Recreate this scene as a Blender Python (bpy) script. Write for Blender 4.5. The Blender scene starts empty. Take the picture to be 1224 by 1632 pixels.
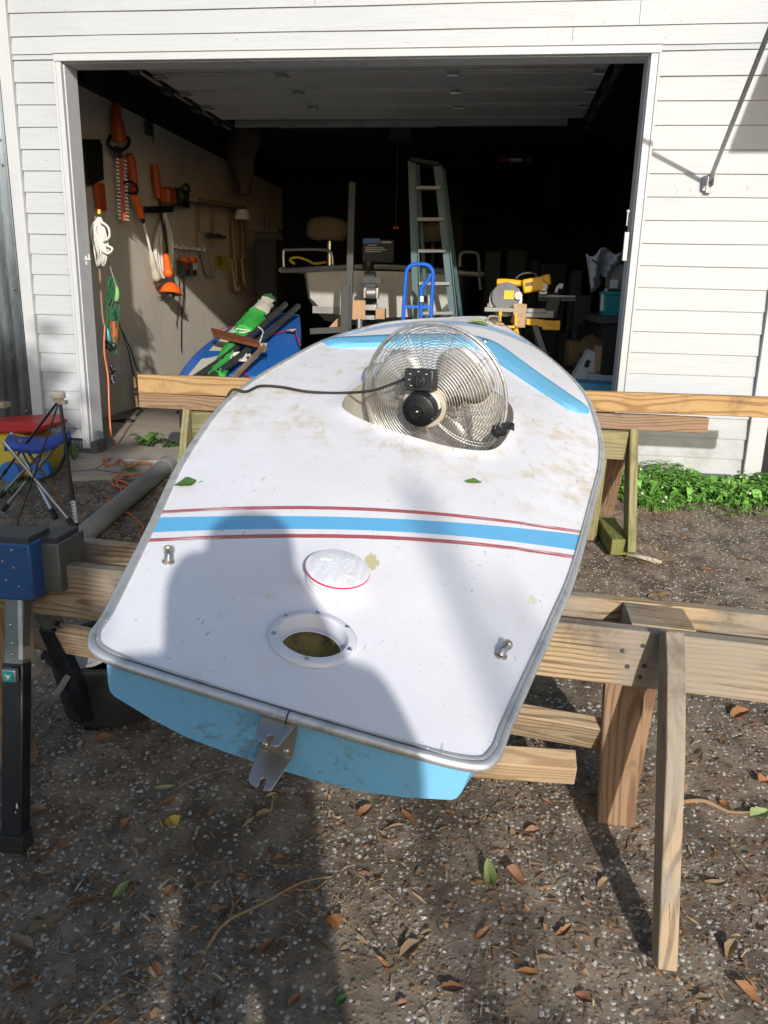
import bpy, bmesh, math, random
import numpy as np
from mathutils import Vector, Matrix
from mathutils.geometry import delaunay_2d_cdt
random.seed(7)
rnd = random.Random(11)
R = math.radians
C = bpy.context.scene.collection
SC = bpy.context.scene

# ------------------------------------------------------------------ camera, sky, sun, exposure
F, PITCH, YAW, ROLL = 1250.0, R(15.439), R(7.399), R(1.377)
CAM = Vector((2.368, -4.438, 0.964))
SUN_EL, SUN_AZ = 19.0, 18.0            # light travels towards +Y and a little towards -X
fwd = Vector((-math.sin(YAW) * math.cos(PITCH), math.cos(YAW) * math.cos(PITCH), -math.sin(PITCH)))
rt0 = Vector((math.cos(YAW), math.sin(YAW), 0))
up0 = rt0.cross(fwd)
RT = rt0 * math.cos(ROLL) + up0 * math.sin(ROLL)
UP = -rt0 * math.sin(ROLL) + up0 * math.cos(ROLL)
cam = bpy.data.cameras.new('camera')
cam_o = bpy.data.objects.new('camera', cam)
C.objects.link(cam_o)
cam.sensor_fit = 'VERTICAL'
cam.sensor_height = 24
cam.lens = 24 * F / 1632
cam.clip_start = 0.05
cam.clip_end = 500
cm = Matrix((RT, UP, -fwd)).transposed().to_4x4()
cm.translation = CAM
cam_o.matrix_world = cm
SC.camera = cam_o
W = bpy.data.worlds.new('World')
SC.world = W
W.use_nodes = True
nt = W.node_tree
sky = nt.nodes.new('ShaderNodeTexSky')
sky.sky_type = 'NISHITA'
sky.sun_disc = False
sky.sun_elevation = R(SUN_EL)
sky.sun_rotation = R(180 - SUN_AZ)
bg = nt.nodes['Background']
nt.links.new(sky.outputs[0], bg.inputs[0])
bg.inputs[1].default_value = 0.14
sun = bpy.data.lights.new('sun', 'SUN')
sun.energy = 3.4
sun.angle = R(0.8)
sun.color = (1.0, 0.965, 0.91)
sun_o = bpy.data.objects.new('sun', sun)
C.objects.link(sun_o)
SD = Vector((-math.sin(R(SUN_AZ)) * math.cos(R(SUN_EL)), math.cos(R(SUN_AZ)) * math.cos(R(SUN_EL)), -math.sin(R(SUN_EL))))
sun_o.rotation_euler = SD.to_track_quat('-Z', 'Y').to_euler()
SC.view_settings.view_transform = 'Standard'
SC.view_settings.look = 'None'
SC.view_settings.exposure = 0.38
SC.view_settings.gamma = 1
SC.cycles.max_bounces = 8
SC.cycles.sample_clamp_indirect = 4

# ------------------------------------------------------------------ helpers
def ray(u, v):
    return fwd + RT * ((u - 612) / F) - UP * ((v - 816) / F)
def ay(u, v, Y):
    d = ray(u, v); return CAM + d * ((Y - CAM.y) / d.y)
def ax(u, v, X):
    d = ray(u, v); return CAM + d * ((X - CAM.x) / d.x)
def az(u, v, Z):
    d = ray(u, v); return CAM + d * ((Z - CAM.z) / d.z)
def zg(y, x=0):
    """height of the driveway"""
    if y > -0.25: return -0.028 - 0.01 * min(1, (y + 0.25) * 4)
    if y > -4.9: return -0.005 + 0.137 * y + (0.012 * math.exp((y + .25) * 6))
    return max(-0.95, -0.676 + 0.137 * (y + 4.9) * 0.35)
def ag(u, v, h=0.0):
    d = ray(u, v); t = 1.0
    lo, hi = 0.2, 30.0
    for _ in range(60):
        t = (lo + hi) / 2
        p = CAM + d * t
        if p.z > zg(p.y) + h: lo = t
        else: hi = t
    return CAM + d * t

def look(pos, xaxis, zhint):
    x = Vector(xaxis).normalized(); z = Vector(zhint); z = (z - x * z.dot(x)).normalized(); y = z.cross(x)
    m = Matrix((x, y, z)).transposed().to_4x4(); m.translation = Vector(pos); return m

def cr(pts, n=8, closed=False):
    """points on a smooth curve through pts"""
    P = [Vector(p) for p in pts]; out = []; L = len(P)
    segs = L if closed else L - 1
    for i in range(segs):
        if closed: a, b, c, d = P[(i - 1) % L], P[i], P[(i + 1) % L], P[(i + 2) % L]
        else: a, b, c, d = P[max(i - 1, 0)], P[i], P[i + 1], P[min(i + 2, L - 1)]
        for k in range(n):
            t = k / n
            out.append(0.5 * ((2 * b) + (c - a) * t + (2 * a - 5 * b + 4 * c - d) * t * t + (3 * b - a - 3 * c + d) * t ** 3))
    if not closed: out.append(P[-1])
    return out

class MB:
    def __init__(s): s.bm = bmesh.new()
    def verts(s, vs): return [s.bm.verts.new(v) for v in vs]
    def face(s, vs):
        try: return s.bm.faces.new(vs)
        except ValueError: return None
    def poly(s, vs): return s.face(s.verts(vs))
    def box(s, c, size, M=None, rz=0):
        c = Vector(c); h = Vector(size) / 2
        m = Matrix.Rotation(rz, 4, 'Z') if rz else Matrix()
        co = []
        for sx in (-1, 1):
            for sy in (-1, 1):
                for sz in (-1, 1):
                    v = c + m @ Vector((sx * h.x, sy * h.y, sz * h.z))
                    co.append(M @ v if M else v)
        v = s.verts(co)
        for f in ((0, 1, 3, 2), (4, 6, 7, 5), (0, 4, 5, 1), (2, 3, 7, 6), (0, 2, 6, 4), (1, 5, 7, 3)): s.face([v[i] for i in f])
        return s
    def bar(s, p0, p1, w, t, zh=(0, 0, 1)):
        """box from p0 to p1; w across (along zh), t thick"""
        p0 = Vector(p0); p1 = Vector(p1)
        M = look((p0 + p1) / 2, p1 - p0, zh)
        return s.box((0, 0, 0), ((p1 - p0).length, t, w), M)
    def tube(s, pts, r, n=8, closed=False, cap=True, flat=1.0):
        P = [Vector(p) for p in pts]; L = len(P)
        rr = r if isinstance(r, (list, tuple)) else [r] * L
        prev = None; rings = []
        for i, p in enumerate(P):
            if closed: t = P[(i + 1) % L] - P[i - 1]
            else: t = P[min(i + 1, L - 1)] - P[max(i - 1, 0)]
            if t.length < 1e-9: t = Vector((0, 0, 1))
            t.normalize()
            if prev is None:
                a = Vector((0, 0, 1)) if abs(t.z) < .9 else Vector((1, 0, 0))
                u = (a - t * a.dot(t)).normalized()
            else: u = (prev - t * prev.dot(t)).normalized()
            prev = u; w = t.cross(u)
            rings.append(s.verts([p + (u * math.cos(2 * math.pi * k / n) * flat + w * math.sin(2 * math.pi * k / n)) * rr[i] for k in range(n)]))
        for i in range(L if closed else L - 1):
            A, B = rings[i], rings[(i + 1) % L]
            for k in range(n): s.face([A[k], A[(k + 1) % n], B[(k + 1) % n], B[k]])
        if cap and not closed:
            s.face(rings[0][::-1]); s.face(rings[-1])
        return s
    def cyl(s, p0, p1, r, n=16, r1=None):
        return s.tube([p0, p1], [r, r if r1 is None else r1], n)
    def lathe(s, prof, M=Matrix(), n=24, cap=True):
        rings = []
        for r, z in prof:
            rings.append(s.verts([M @ Vector((r * math.cos(2 * math.pi * k / n), r * math.sin(2 * math.pi * k / n), z)) for k in range(n)]))
        for A, B in zip(rings, rings[1:]):
            for k in range(n): s.face([A[k], A[(k + 1) % n], B[(k + 1) % n], B[k]])
        if cap:
            s.face(rings[0][::-1]); s.face(rings[-1])
        return s
    def prism(s, poly, t, M=Matrix()):
        """2-D outline (x,y) given thickness t along z, centred"""
        a = s.verts([M @ Vector((x, y, -t / 2)) for x, y in poly]); b = s.verts([M @ Vector((x, y, t / 2)) for x, y in poly])
        n = len(poly)
        s.face(a[::-1]); s.face(b)
        for k in range(n): s.face([a[k], a[(k + 1) % n], b[(k + 1) % n], b[k]])
        return s
    def grid(s, rows):
        v = [s.verts(r) for r in rows]
        for A, B in zip(v, v[1:]):
            for k in range(len(A) - 1): s.face([A[k], A[k + 1], B[k + 1], B[k]])
        return s
    def ball(s, c, r, n=10, sc=(1, 1, 1)):
        c = Vector(c); pr = []
        m = n // 2 + 1
        rings = []
        for i in range(1, m):
            th = math.pi * i / m
            rings.append(s.verts([c + Vector((r * sc[0] * math.sin(th) * math.cos(2 * math.pi * k / n), r * sc[1] * math.sin(th) * math.sin(2 * math.pi * k / n), r * sc[2] * math.cos(th))) for k in range(n)]))
        t = s.bm.verts.new(c + Vector((0, 0, r * sc[2]))); b = s.bm.verts.new(c - Vector((0, 0, r * sc[2])))
        for k in range(n):
            s.face([t, rings[0][k], rings[0][(k + 1) % n]]); s.face([b, rings[-1][(k + 1) % n], rings[-1][k]])
        for A, B in zip(rings, rings[1:]):
            for k in range(n): s.face([A[k], B[k], B[(k + 1) % n], A[(k + 1) % n]])
        return s

ROOTM = {}
def finish(name, mb, mat, M=None, smooth=35, bevel=0, normals=True):
    bm = mb.bm
    if M is not None: bm.transform(M)
    if normals: bmesh.ops.recalc_face_normals(bm, faces=bm.faces[:])
    me = bpy.data.meshes.new(name)
    if smooth:
        for f in bm.faces: f.smooth = True
        ca = math.cos(R(smooth))
        for e in bm.edges:
            if len(e.link_faces) != 2: continue
            if e.link_faces[0].normal.dot(e.link_faces[1].normal) < ca: e.smooth = False
    bm.to_mesh(me); bm.free()
    if mat: me.materials.append(mat)
    o = bpy.data.objects.new(name, me)
    C.objects.link(o)
    if bevel:
        b = o.modifiers.new('edge', 'BEVEL'); b.width = bevel; b.segments = 2; b.limit_method = 'ANGLE'; b.angle_limit = R(40); b.harden_normals = False
    return o
def tag(o, label=None, cat=None, group=None, kind=None):
    if label: o['label'] = label
    if cat: o['category'] = cat
    if group: o['group'] = group
    if kind: o['kind'] = kind
    return o
def thing(name, label, cat, loc=(0, 0, 0), M=None, group=None):
    o = bpy.data.objects.new(name, None); C.objects.link(o); o.empty_display_size = .1
    M = M if M is not None else Matrix.Translation(Vector(loc))
    o.matrix_world = M
    ROOTM[o.name] = M
    return tag(o, label, cat, group)
def part(par, name, mb, mat, local=False, smooth=35, bevel=0, label=None, normals=True):
    """one mesh under par (world coordinates unless local)"""
    root = par
    while root.parent: root = root.parent
    M = None if local else ROOTM[root.name].inverted()
    o = finish(name, mb, mat, M, smooth, bevel, normals)
    o.parent = par
    if label: o['label'] = label
    return o
def single(name, mb, mat, label, cat, group=None, smooth=35, bevel=0, loc=None, kind=None, normals=True):
    bm = mb.bm
    if loc is None:
        cs = [v.co for v in bm.verts]
        loc = Vector((sum(c.x for c in cs) / len(cs), sum(c.y for c in cs) / len(cs), min(c.z for c in cs)))
    o = finish(name, mb, mat, Matrix.Translation(-Vector(loc)), smooth, bevel, normals)
    o.location = loc
    return tag(o, label, cat, group, kind)
def plank(par, name, p0, p1, w, t, zh, mat, label=None, cat=None, bev=.003, group=None, trim=None):
    """a board with its own long axis, so the grain runs along it"""
    p0 = Vector(p0); p1 = Vector(p1); L = (p1 - p0).length
    M = look((p0 + p1) / 2, p1 - p0, zh)
    mb = MB()
    n = max(2, int(L / .12)); sx = rnd.random() * 9
    rows = []
    for i in range(n + 1):
        x = -L / 2 + L * i / n
        b = .0018 * math.sin(x * 3 + sx); c = .0014 * math.sin(x * 5.3 + sx * 2)
        rows.append([Vector((x, -t / 2 + b, -w / 2 + c)), Vector((x, t / 2 + b, -w / 2 + c)), Vector((x, t / 2 + b, w / 2 + c)), Vector((x, -t / 2 + b, w / 2 + c))])
    v = [mb.verts(r) for r in rows]
    for A, B in zip(v, v[1:]):
        for k in range(4): mb.face([A[k], A[(k + 1) % 4], B[(k + 1) % 4], B[k]])
    mb.face(v[0][::-1]); mb.face(v[-1])
    o = finish(name, mb, mat, None, 35, bev)
    if par is not None:
        root = par
        while root.parent: root = root.parent
        o.parent = par
        o.matrix_basis = ROOTM[root.name].inverted() @ M
    else: o.matrix_world = M
    tag(o, label, cat, group)
    return o
def copy_tree(o, parent=None):
    c = o.copy(); C.objects.link(c)
    if parent is not None: c.parent = parent
    for ch in o.children: copy_tree(ch, c)
    return c

# ------------------------------------------------------------------ node helpers
class V:
    def __init__(s, g, k): s.g = g; s.k = k
    def op(s, o, b=None, c=None, clamp=False): return s.g.math(o, s, b, c, clamp)
    def __add__(s, b): return s.op('ADD', b)
    def __radd__(s, b): return s.op('ADD', b)
    def __sub__(s, b): return s.op('SUBTRACT', b)
    def __rsub__(s, b): return s.g.math('SUBTRACT', b, s)
    def __mul__(s, b): return s.op('MULTIPLY', b)
    def __rmul__(s, b): return s.op('MULTIPLY', b)
    def __truediv__(s, b): return s.op('DIVIDE', b)
    def abs(s): return s.op('ABSOLUTE')
    def lt(s, b): return s.op('LESS_THAN', b)
    def gt(s, b): return s.op('GREATER_THAN', b)
    def max(s, b): return s.op('MAXIMUM', b)
    def min(s, b): return s.op('MINIMUM', b)
    def smooth(s, a, b):
        n = s.g.n('ShaderNodeMapRange'); n.interpolation_type = 'SMOOTHSTEP'
        s.g.put(n.inputs[0], s); n.inputs[1].default_value = a; n.inputs[2].default_value = b
        return V(s.g, n.outputs[0])
class G:
    def __init__(s, name):
        s.m = bpy.data.materials.new(name); s.m.use_nodes = True; s.t = s.m.node_tree
        s.b = s.t.nodes['Principled BSDF']
        s.out = s.t.nodes['Material Output']
        s._obj = None
    def n(s, t): return s.t.nodes.new(t)
    def put(s, inp, v):
        if isinstance(v, V): s.t.links.new(v.k, inp)
        elif isinstance(v, (tuple, list)): inp.default_value = (v[0], v[1], v[2], 1) if len(inp.default_value) == 4 else v
        elif v is not None: inp.default_value = v
    def math(s, o, a, b=None, c=None, clamp=False):
        n = s.n('ShaderNodeMath'); n.operation = o; n.use_clamp = clamp
        for i, v in enumerate((a, b, c)):
            if v is not None: s.put(n.inputs[i], v)
        return V(s, n.outputs[0])
    @property
    def obj(s):
        if s._obj is None: s._obj = V(s, s.n('ShaderNodeTexCoord').outputs['Object'])
        return s._obj
    def xyz(s):
        n = s.n('ShaderNodeSeparateXYZ'); s.put(n.inputs[0], s.obj); return [V(s, n.outputs[i]) for i in range(3)]
    def vec(s, scale=(1, 1, 1), off=None, src=None):
        n = s.n('ShaderNodeMapping'); s.put(n.inputs[0], src or s.obj); n.inputs[3].default_value = scale
        if isinstance(off, V):
            c = s.n('ShaderNodeCombineXYZ'); s.put(c.inputs[0], off); s.put(c.inputs[1], off * 1.7); s.put(c.inputs[2], off * .6)
            s.t.links.new(c.outputs[0], n.inputs[1])
        elif off: n.inputs[1].default_value = off
        return V(s, n.outputs[0])
    def noise(s, scale=5, detail=4, rough=.55, v=None, dist=0.0):
        n = s.n('ShaderNodeTexNoise'); n.inputs['Scale'].default_value = scale; n.inputs['Detail'].default_value = detail
        n.inputs['Roughness'].default_value = rough; n.inputs['Distortion'].default_value = dist
        s.put(n.inputs['Vector'], v or s.obj); return V(s, n.outputs['Fac'])
    def voro(s, scale=5, v=None, feature='F1', out='Distance', rand=1.0):
        n = s.n('ShaderNodeTexVoronoi'); n.feature = feature; n.inputs['Scale'].default_value = scale; n.inputs['Randomness'].default_value = rand
        s.put(n.inputs['Vector'], v or s.obj); return V(s, n.outputs[out])
    def rand(s): return V(s, s.n('ShaderNodeObjectInfo').outputs['Random'])
    def island(s): return V(s, s.n('ShaderNodeNewGeometry').outputs['Random Per Island'])
    def mix(s, f, a, b):
        n = s.n('ShaderNodeMix'); n.data_type = 'RGBA'
        s.put(n.inputs[0], f); s.put(n.inputs[6], a); s.put(n.inputs[7], b); return V(s, n.outputs[2])
    def ramp(s, f, stops):
        n = s.n('ShaderNodeValToRGB'); e = n.color_ramp.elements
        while len(e) < len(stops): e.new(.5)
        for i, (p, c) in enumerate(stops): e[i].position = p; e[i].color = (*c, 1)
        s.put(n.inputs[0], f); return V(s, n.outputs[0])
    def set(s, color=None, rough=.5, metal=0, bump=None, bs=.3, bd=.002, spec=None, sss=0, trans=0, coat=0, alpha=None):
        s.put(s.b.inputs['Base Color'], color); s.put(s.b.inputs['Roughness'], rough); s.put(s.b.inputs['Metallic'], metal)
        if spec is not None: s.b.inputs['Specular IOR Level'].default_value = spec
        if trans: s.b.inputs['Transmission Weight'].default_value = trans
        if coat: s.b.inputs['Coat Weight'].default_value = coat
        if bump is not None:
            n = s.n('ShaderNodeBump'); n.inputs['Strength'].default_value = bs; n.inputs['Distance'].default_value = bd
            s.put(n.inputs['Height'], bump); s.t.links.new(n.outputs[0], s.b.inputs['Normal'])
        return s.m

def scale3(c, k): return tuple(min(1, x * k) for x in c)
_cache = {}
def paint(name, col, rough=.5, metal=0, dirt=.35, dcol=None, sc=9, bump=.0, coat=0):
    """a worn painted, plastic or metal surface"""
    if name in _cache: return _cache[name]
    g = G(name)
    n1 = g.noise(sc, 6, .65); n2 = g.noise(sc * 7, 3, .6)
    f = (n1.smooth(.42, .75) * .8 + n2.smooth(.55, .8) * .4) * dirt
    col2 = g.mix(f, col, dcol or scale3(col, .45))
    m = g.set(col2, (n1 * .25 + (rough - .12)), metal, n2 if bump else None, bump, .001, coat=coat)
    _cache[name] = m
    return m
def wood(name, light, dark, grey=None, gf=.0, green=None, grf=0.0, ring=.012, rough=.75):
    g = G(name)
    o = g.rand() * 20
    v = g.vec((1, 1, 1), o)
    n = g.n('ShaderNodeSeparateXYZ'); g.put(n.inputs[0], g.obj); X, Y, Z = [V(g, n.outputs[i]) for i in range(3)]
    w1 = g.noise(1.0, 3, .5, g.vec((.9, .5, .5), o)) - .5; w2 = g.noise(1.0, 3, .5, g.vec((.8, .5, .5), o + 7)) - .5; w3 = g.noise(9, 3, .6, g.vec((.5, 3, 3), o)) - .5
    py = Y + w1 * .16 + (g.rand() - .5) * .09 + .03; pz = Z + w2 * .16 + (g.rand() * 3.7).op('FRACT') * .08 - .04
    rr = (py * py + pz * pz).op('SQRT') + w3 * .006
    wv = (rr * (2 * math.pi / ring)).op('SINE') * .5 + .5
    fine = g.noise(6, 5, .7, g.vec((1.2, 45, 45), o))
    kn = g.voro(1.0, g.vec((2.0, 5, 6.5), o))
    knot = 1 - kn.smooth(.05, .13)
    f = wv.smooth(.45, 1.0) * .8 + (fine - .5) * 1.3 + (w3 + .5) * .3 - .08
    col = g.mix(f.op('MULTIPLY', 1, clamp=True), light, dark)
    col = g.mix(knot * .7, col, scale3(dark, .45))
    blot = g.noise(2.2, 4, .6, g.vec((1, 1, 1), o))
    if grey: col = g.mix(blot.smooth(.62 - gf * .45, .82 - gf * .45) * .85, col, g.mix(fine, scale3(grey, 1.15), scale3(grey, .7)))
    if green:
        b2 = g.noise(3.1, 5, .65, g.vec((1, 1, 1), o + 5))
        col = g.mix(b2.smooth(.7 - grf * .5, .9 - grf * .5) * .8, col, green)
    st = g.noise(5, 6, .7, g.vec((1, 1, 1), o))
    col = g.mix(st.smooth(.5, .74) * .7, col, scale3(dark, .45))
    crack = g.noise(3, 3, .6, g.vec((.5, 38, 38), o)).smooth(.66, .72)
    col = g.mix(crack * .7, col, scale3(dark, .25))
    return g.set(col, rough, 0, fine - crack * .8, .5, .002)

M = {}
def mats():
    # driveway
    g = G('driveway_gravel')
    a = g.noise(1.3, 6, .6); b = g.noise(9, 6, .65); vc = g.voro(75); vcol = V(g, vc.k.node.outputs['Color'])
    sep = g.n('ShaderNodeSeparateColor'); g.put(sep.inputs[0], vcol); rv = V(g, sep.outputs[0])
    base = g.mix(b.smooth(.35, .7), (.092, .072, .052), (.26, .205, .15))
    base = g.mix(a.smooth(.5, .72) * .6, base, (.30, .19, .11))
    chips = rv.gt(.72) * vc.lt(.42)
    base = g.mix(chips * .8, base, g.mix(rv.smooth(.7, 1), (.30, .27, .23), (.58, .55, .50)))
    fine = g.noise(160, 3, .7)
    base = g.mix(fine.smooth(.55, .75) * .5, base, (.045, .036, .028))
    M['ground'] = g.set(base, .9, 0, (1 - vc.smooth(0, .5)) * .7 + fine * .5 + b, .6, .005)
    g = G('pebbles'); r = g.island(); n = g.noise(60, 3)
    c = g.ramp(r, [(0, (.07, .055, .042)), (.35, (.16, .134, .106)), (.65, (.25, .22, .185)), (.92, (.36, .33, .29)), (1, (.50, .47, .43))])
    M['pebble'] = g.set(g.mix(n.smooth(.4, .8) * .5, c, (.07, .055, .042)), .85)
    g = G('litter'); r = g.island()
    M['litter'] = g.set(g.ramp(r, [(0, (.07, .04, .022)), (.4, (.20, .105, .05)), (.75, (.32, .18, .085)), (1, (.46, .34, .20))]), .85)
    # concrete
    g = G('concrete'); a = g.noise(2.2, 7, .62); b = g.noise(60, 4, .7)
    c = g.mix(a.smooth(.3, .7), (.36, .295, .225), (.54, .465, .37)); c = g.mix(b.smooth(.5, .8) * .5, c, (.26, .21, .16))
    cr_ = g.voro(1.1, None, 'DISTANCE_TO_EDGE').lt(.006)
    M['concrete'] = g.set(g.mix(cr_ * .7, c, (.04, .032, .025)), .9, 0, b - cr_, .4, .003)
    g = G('slab_dimmed_inside'); x, y, z = g.xyz(); a = g.noise(2.2, 7, .62); b = g.noise(60, 4, .7)
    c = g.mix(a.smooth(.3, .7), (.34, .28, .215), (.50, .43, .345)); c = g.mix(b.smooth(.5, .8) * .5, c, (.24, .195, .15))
    M['slab'] = g.set(g.mix((y + (a - .5) * 1.2).smooth(.9, 1.9) * .9, c, (.045, .040, .036)), .85, 0, b, .3, .002)  # floor colour darkened further in, to keep the garage interior dim
    # siding
    g = G('white_siding_paint'); x, y, z = g.xyz()
    gr = g.noise(7, 5, .7, g.vec((.7, 7, 22))); bl = g.noise(1.1, 5, .6, g.vec((.7, 1, 1.6))); sp = g.noise(38, 3, .6)
    c = g.mix(gr.smooth(.45, .75) * .75, (.425, .442, .455), (.35, .36, .37))
    c = g.mix(bl.smooth(.5, .75) * .55, c, (.36, .37, .375))
    chip = (sp.gt(.70)) * (bl.gt(.49))
    c = g.mix(chip * .8, c, (.30, .25, .21))
    c = g.mix((1 - z.smooth(.06, .40)) * g.noise(5, 5, .7).smooth(.4, .65) * .6, c, (.22, .20, .165))
    nail = g.voro(1.0, g.vec((2.6, .01, 9.0))).lt(.022)
    c = g.mix(nail * .6, c, (.22, .17, .13))
    M['siding'] = g.set(c, .55, 0, gr, .28, .002)
    g = G('white_trim_paint'); a = g.noise(4, 5, .6); gr = g.noise(9, 4, .7, g.vec((6, 6, .8)))
    c = g.mix(a.smooth(.45, .8) * .4, (.47, .475, .48), (.385, .39, .39))
    M['trim'] = g.set(c, .5, 0, gr, .12, .002)
    M['jamb'] = paint('grey_jamb_paint', (.52, .52, .53), .6, 0, .3)
    g = G('plywood_wall'); gr = g.noise(6, 5, .7, g.vec((30, 30, .8))); a = g.noise(1.2, 5, .6)
    c = g.mix(gr.smooth(.35, .75), (.60, .545, .465), (.45, .405, .34)); c = g.mix(a.smooth(.5, .75) * .5, c, (.27, .235, .20))
    M['ply'] = g.set(c, .8, 0, gr, .2, .002)
    M['footing'] = paint('painted_footing', (.10, .108, .104), .8)
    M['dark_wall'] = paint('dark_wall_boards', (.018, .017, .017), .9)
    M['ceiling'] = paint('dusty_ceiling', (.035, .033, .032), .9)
    M['door_panel'] = paint('grey_door_panel', (.50, .49, .465), .55, 0, .5, (.28, .25, .2), 3)
    M['galv'] = paint('galvanised_steel', (.42, .42, .41), .42, .85, .5)
    g = G('corrugated_metal'); a = g.noise(1.3, 6, .7, g.vec((3, 3, .7))); b = g.noise(14, 5, .7, g.vec((6, 6, 1)))
    c = g.mix(a.smooth(.4, .65), (.30, .34, .36), (.13, .155, .17)); c = g.mix(b.smooth(.55, .75) * .7, c, (.52, .54, .54))
    M['corr'] = g.set(c, .5, .35, b, .1, .001)
    M['green_door'] = paint('dark_green_paint', (.03, .12, .07), .5)
    # boat
    g = G('blue_gelcoat'); a = g.noise(7, 7, .7); b = g.noise(34, 5, .75); x, y, z = g.xyz()
    low = z.smooth(.01, -.10)
    f = (a * .6 + b * .35 + g.noise(130, 3, .7) * .35).smooth(.68, .80) * (low * .75 + .35)
    c = g.mix(f * .75, (.20, .515, .80), (.15, .20, .20))
    c = g.mix(g.noise(3, 5).smooth(.5, .8) * .35, c, (.22, .52, .76))
    M['hull'] = g.set(c, .38, 0, b, .06, .001)
    M['splash'] = paint('blue_splash_rail', (.13, .42, .64), .65, 0, .4, (.24, .42, .52), 12)
    g = G('worn_aluminium'); a = g.noise(18, 6, .7); b = g.noise(90, 3, .7)
    c = g.mix(a.smooth(.45, .75), (.70, .70, .69), (.46, .45, .43))
    M['alu'] = g.set(c, a * .35 + .3, .75, b, .15, .001)
    M['steel'] = paint('stainless_steel', (.50, .47, .43), .33, .9, .35, (.3, .27, .24), 14)
    M['chrome'] = paint('bright_chrome', (.72, .71, .70), .16, 1, .25, (.4, .38, .35), 30)
    M['ringplastic'] = paint('white_ring_plastic', (.66, .66, .71), .34, 0, .15, (.5, .5, .54))
    g = G('clear_lid_plastic'); a = g.noise(70, 3, .6, g.vec((1, .12, 1)))
    M['lid'] = g.set(g.mix(a.smooth(.45, .6) * .5, (.74, .74, .76), (.56, .56, .60)), .3, 0, a, .3, .001)
    M['lidbody'] = paint('frosted_lid_rim', (.74, .72, .73), .28, 0, .15)
    M['red'] = paint('red_rubber_seal', (.62, .02, .08), .4, 0, .15)
    g = G('hull_foam'); a = g.noise(22, 6, .7)
    M['foam'] = g.set(g.mix(a.smooth(.35, .7), (.42, .34, .14), (.20, .15, .055)), .9, 0, a, .9, .01)
    g = G('cockpit_gelcoat_'); a = g.noise(4, 6, .65); b = g.noise(30, 4, .6)
    M['tub'] = g.set(g.mix((a.smooth(.45, .75) * .7 + b.smooth(.6, .8) * .3), (.56, .52, .44), (.36, .29, .20)), .5)
    # timber
    M['new_wood'] = wood('yellow_timber', (.46, .285, .12), (.26, .14, .05), (.30, .25, .19), .02)
    M['tan_wood'] = wood('weathered_treated_timber', (.43, .305, .175), (.15, .090, .048), (.29, .25, .20), .42, (.24, .26, .09), .10)
    M['brown_wood'] = wood('brown_timber', (.30, .185, .105), (.155, .085, .045), (.24, .19, .145), .25)
    M['green_wood'] = wood('mossy_timber', (.30, .26, .12), (.17, .14, .06), (.24, .22, .15), .3, (.15, .16, .04), .45)
    M['moss_wood'] = wood('green_mossy_foot', (.24, .22, .08), (.12, .11, .035), None, 0, (.15, .17, .025), .75)
    M['pale_wood'] = wood('pale_offcut', (.50, .36, .22), (.33, .21, .11), (.34, .27, .19), .1)
    M['dark_wood'] = wood('varnished_wood', (.20, .075, .035), (.09, .03, .015), None, 0, ring=.008, rough=.4)
    M['stilt_wood'] = wood('tan_handle_wood', (.34, .22, .11), (.2, .12, .06), None, 0)
    # generic
    for n, c, r, mt in (('black', (.012, .012, .013), .45, 0), ('black_plastic', (.02, .02, .022), .35, 0), ('rubber', (.016, .016, .016), .7, 0), ('orange', (.80, .13, .012), .42, 0), ('shade_orange', (.40, .065, .012), .5, 0),  # second, darker orange paints the shade into gear hanging in the dim
                        ('cord_orange', (.62, .17, .06), .55, 0), ('yellow', (.76, .40, .012), .4, 0), ('red_plastic', (.50, .02, .02), .4, 0), ('toy_yellow', (.62, .46, .05), .5, 0), ('toy_blue', (.03, .17, .52), .45, 0),
                        ('blue_cloth', (.03, .075, .36), .75, 0), ('blue_frame', (.01, .12, .60), .32, 0), ('blue_hull', (.02, .13, .46), .4, 0), ('bench_blue', (.022, .085, .24), .4, 0), ('bench_grey', (.16, .17, .155), .45, .5),
                        ('navy_black', (.008, .010, .016), .4, 0), ('white_rope', (.66, .64, .58), .85, 0), ('grey_rope', (.27, .23, .19), .9, 0), ('white_plastic', (.72, .71, .68), .45, 0), ('beige', (.52, .46, .36), .6, 0), ('pipe_grey', (.24, .235, .215), .6, 0),
                        ('sail_white', (.58, .54, .46), .85, 0), ('sail_green', (.04, .40, .06), .7, 0), ('spar_grey', (.05, .055, .055), .45, .3), ('strap_red', (.50, .015, .06), .7, 0), ('teal', (.065, .125, .13), .5, 0), ('teal_bin', (.015, .24, .26), .4, 0),
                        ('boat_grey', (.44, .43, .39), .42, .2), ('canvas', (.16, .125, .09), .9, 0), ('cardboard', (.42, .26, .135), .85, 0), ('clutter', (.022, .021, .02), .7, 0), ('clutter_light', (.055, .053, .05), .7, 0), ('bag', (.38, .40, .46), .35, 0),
                        ('net_green', (.02, .14, .05), .8, 0), ('lure_green', (.20, .42, .16), .6, 0), ('white_box', (.55, .54, .52), .6, 0), ('saw_grey', (.13, .13, .135), .5, .3), ('tin_grey', (.27, .265, .25), .5, .2), ('sign_yellow', (.55, .46, .02), .5, 0),
                        ('cork', (.30, .19, .10), .8, 0), ('skin', (.45, .27, .19), .6, 0), ('shirt', (.05, .06, .09), .9, 0), ('blue_tape', (.02, .25, .52), .5, 0), ('stool_steel', (.34, .34, .33), .35, .8), ('dark_grey', (.045, .045, .045), .6, 0), ('bar_silver', (.62, .62, .60), .3, .9), ('trailer', (.06, .06, .058), .55, .3)):
        M[n] = paint(n, c, r, mt)
    g = G('fan_wire'); a = g.noise(40, 3)
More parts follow.
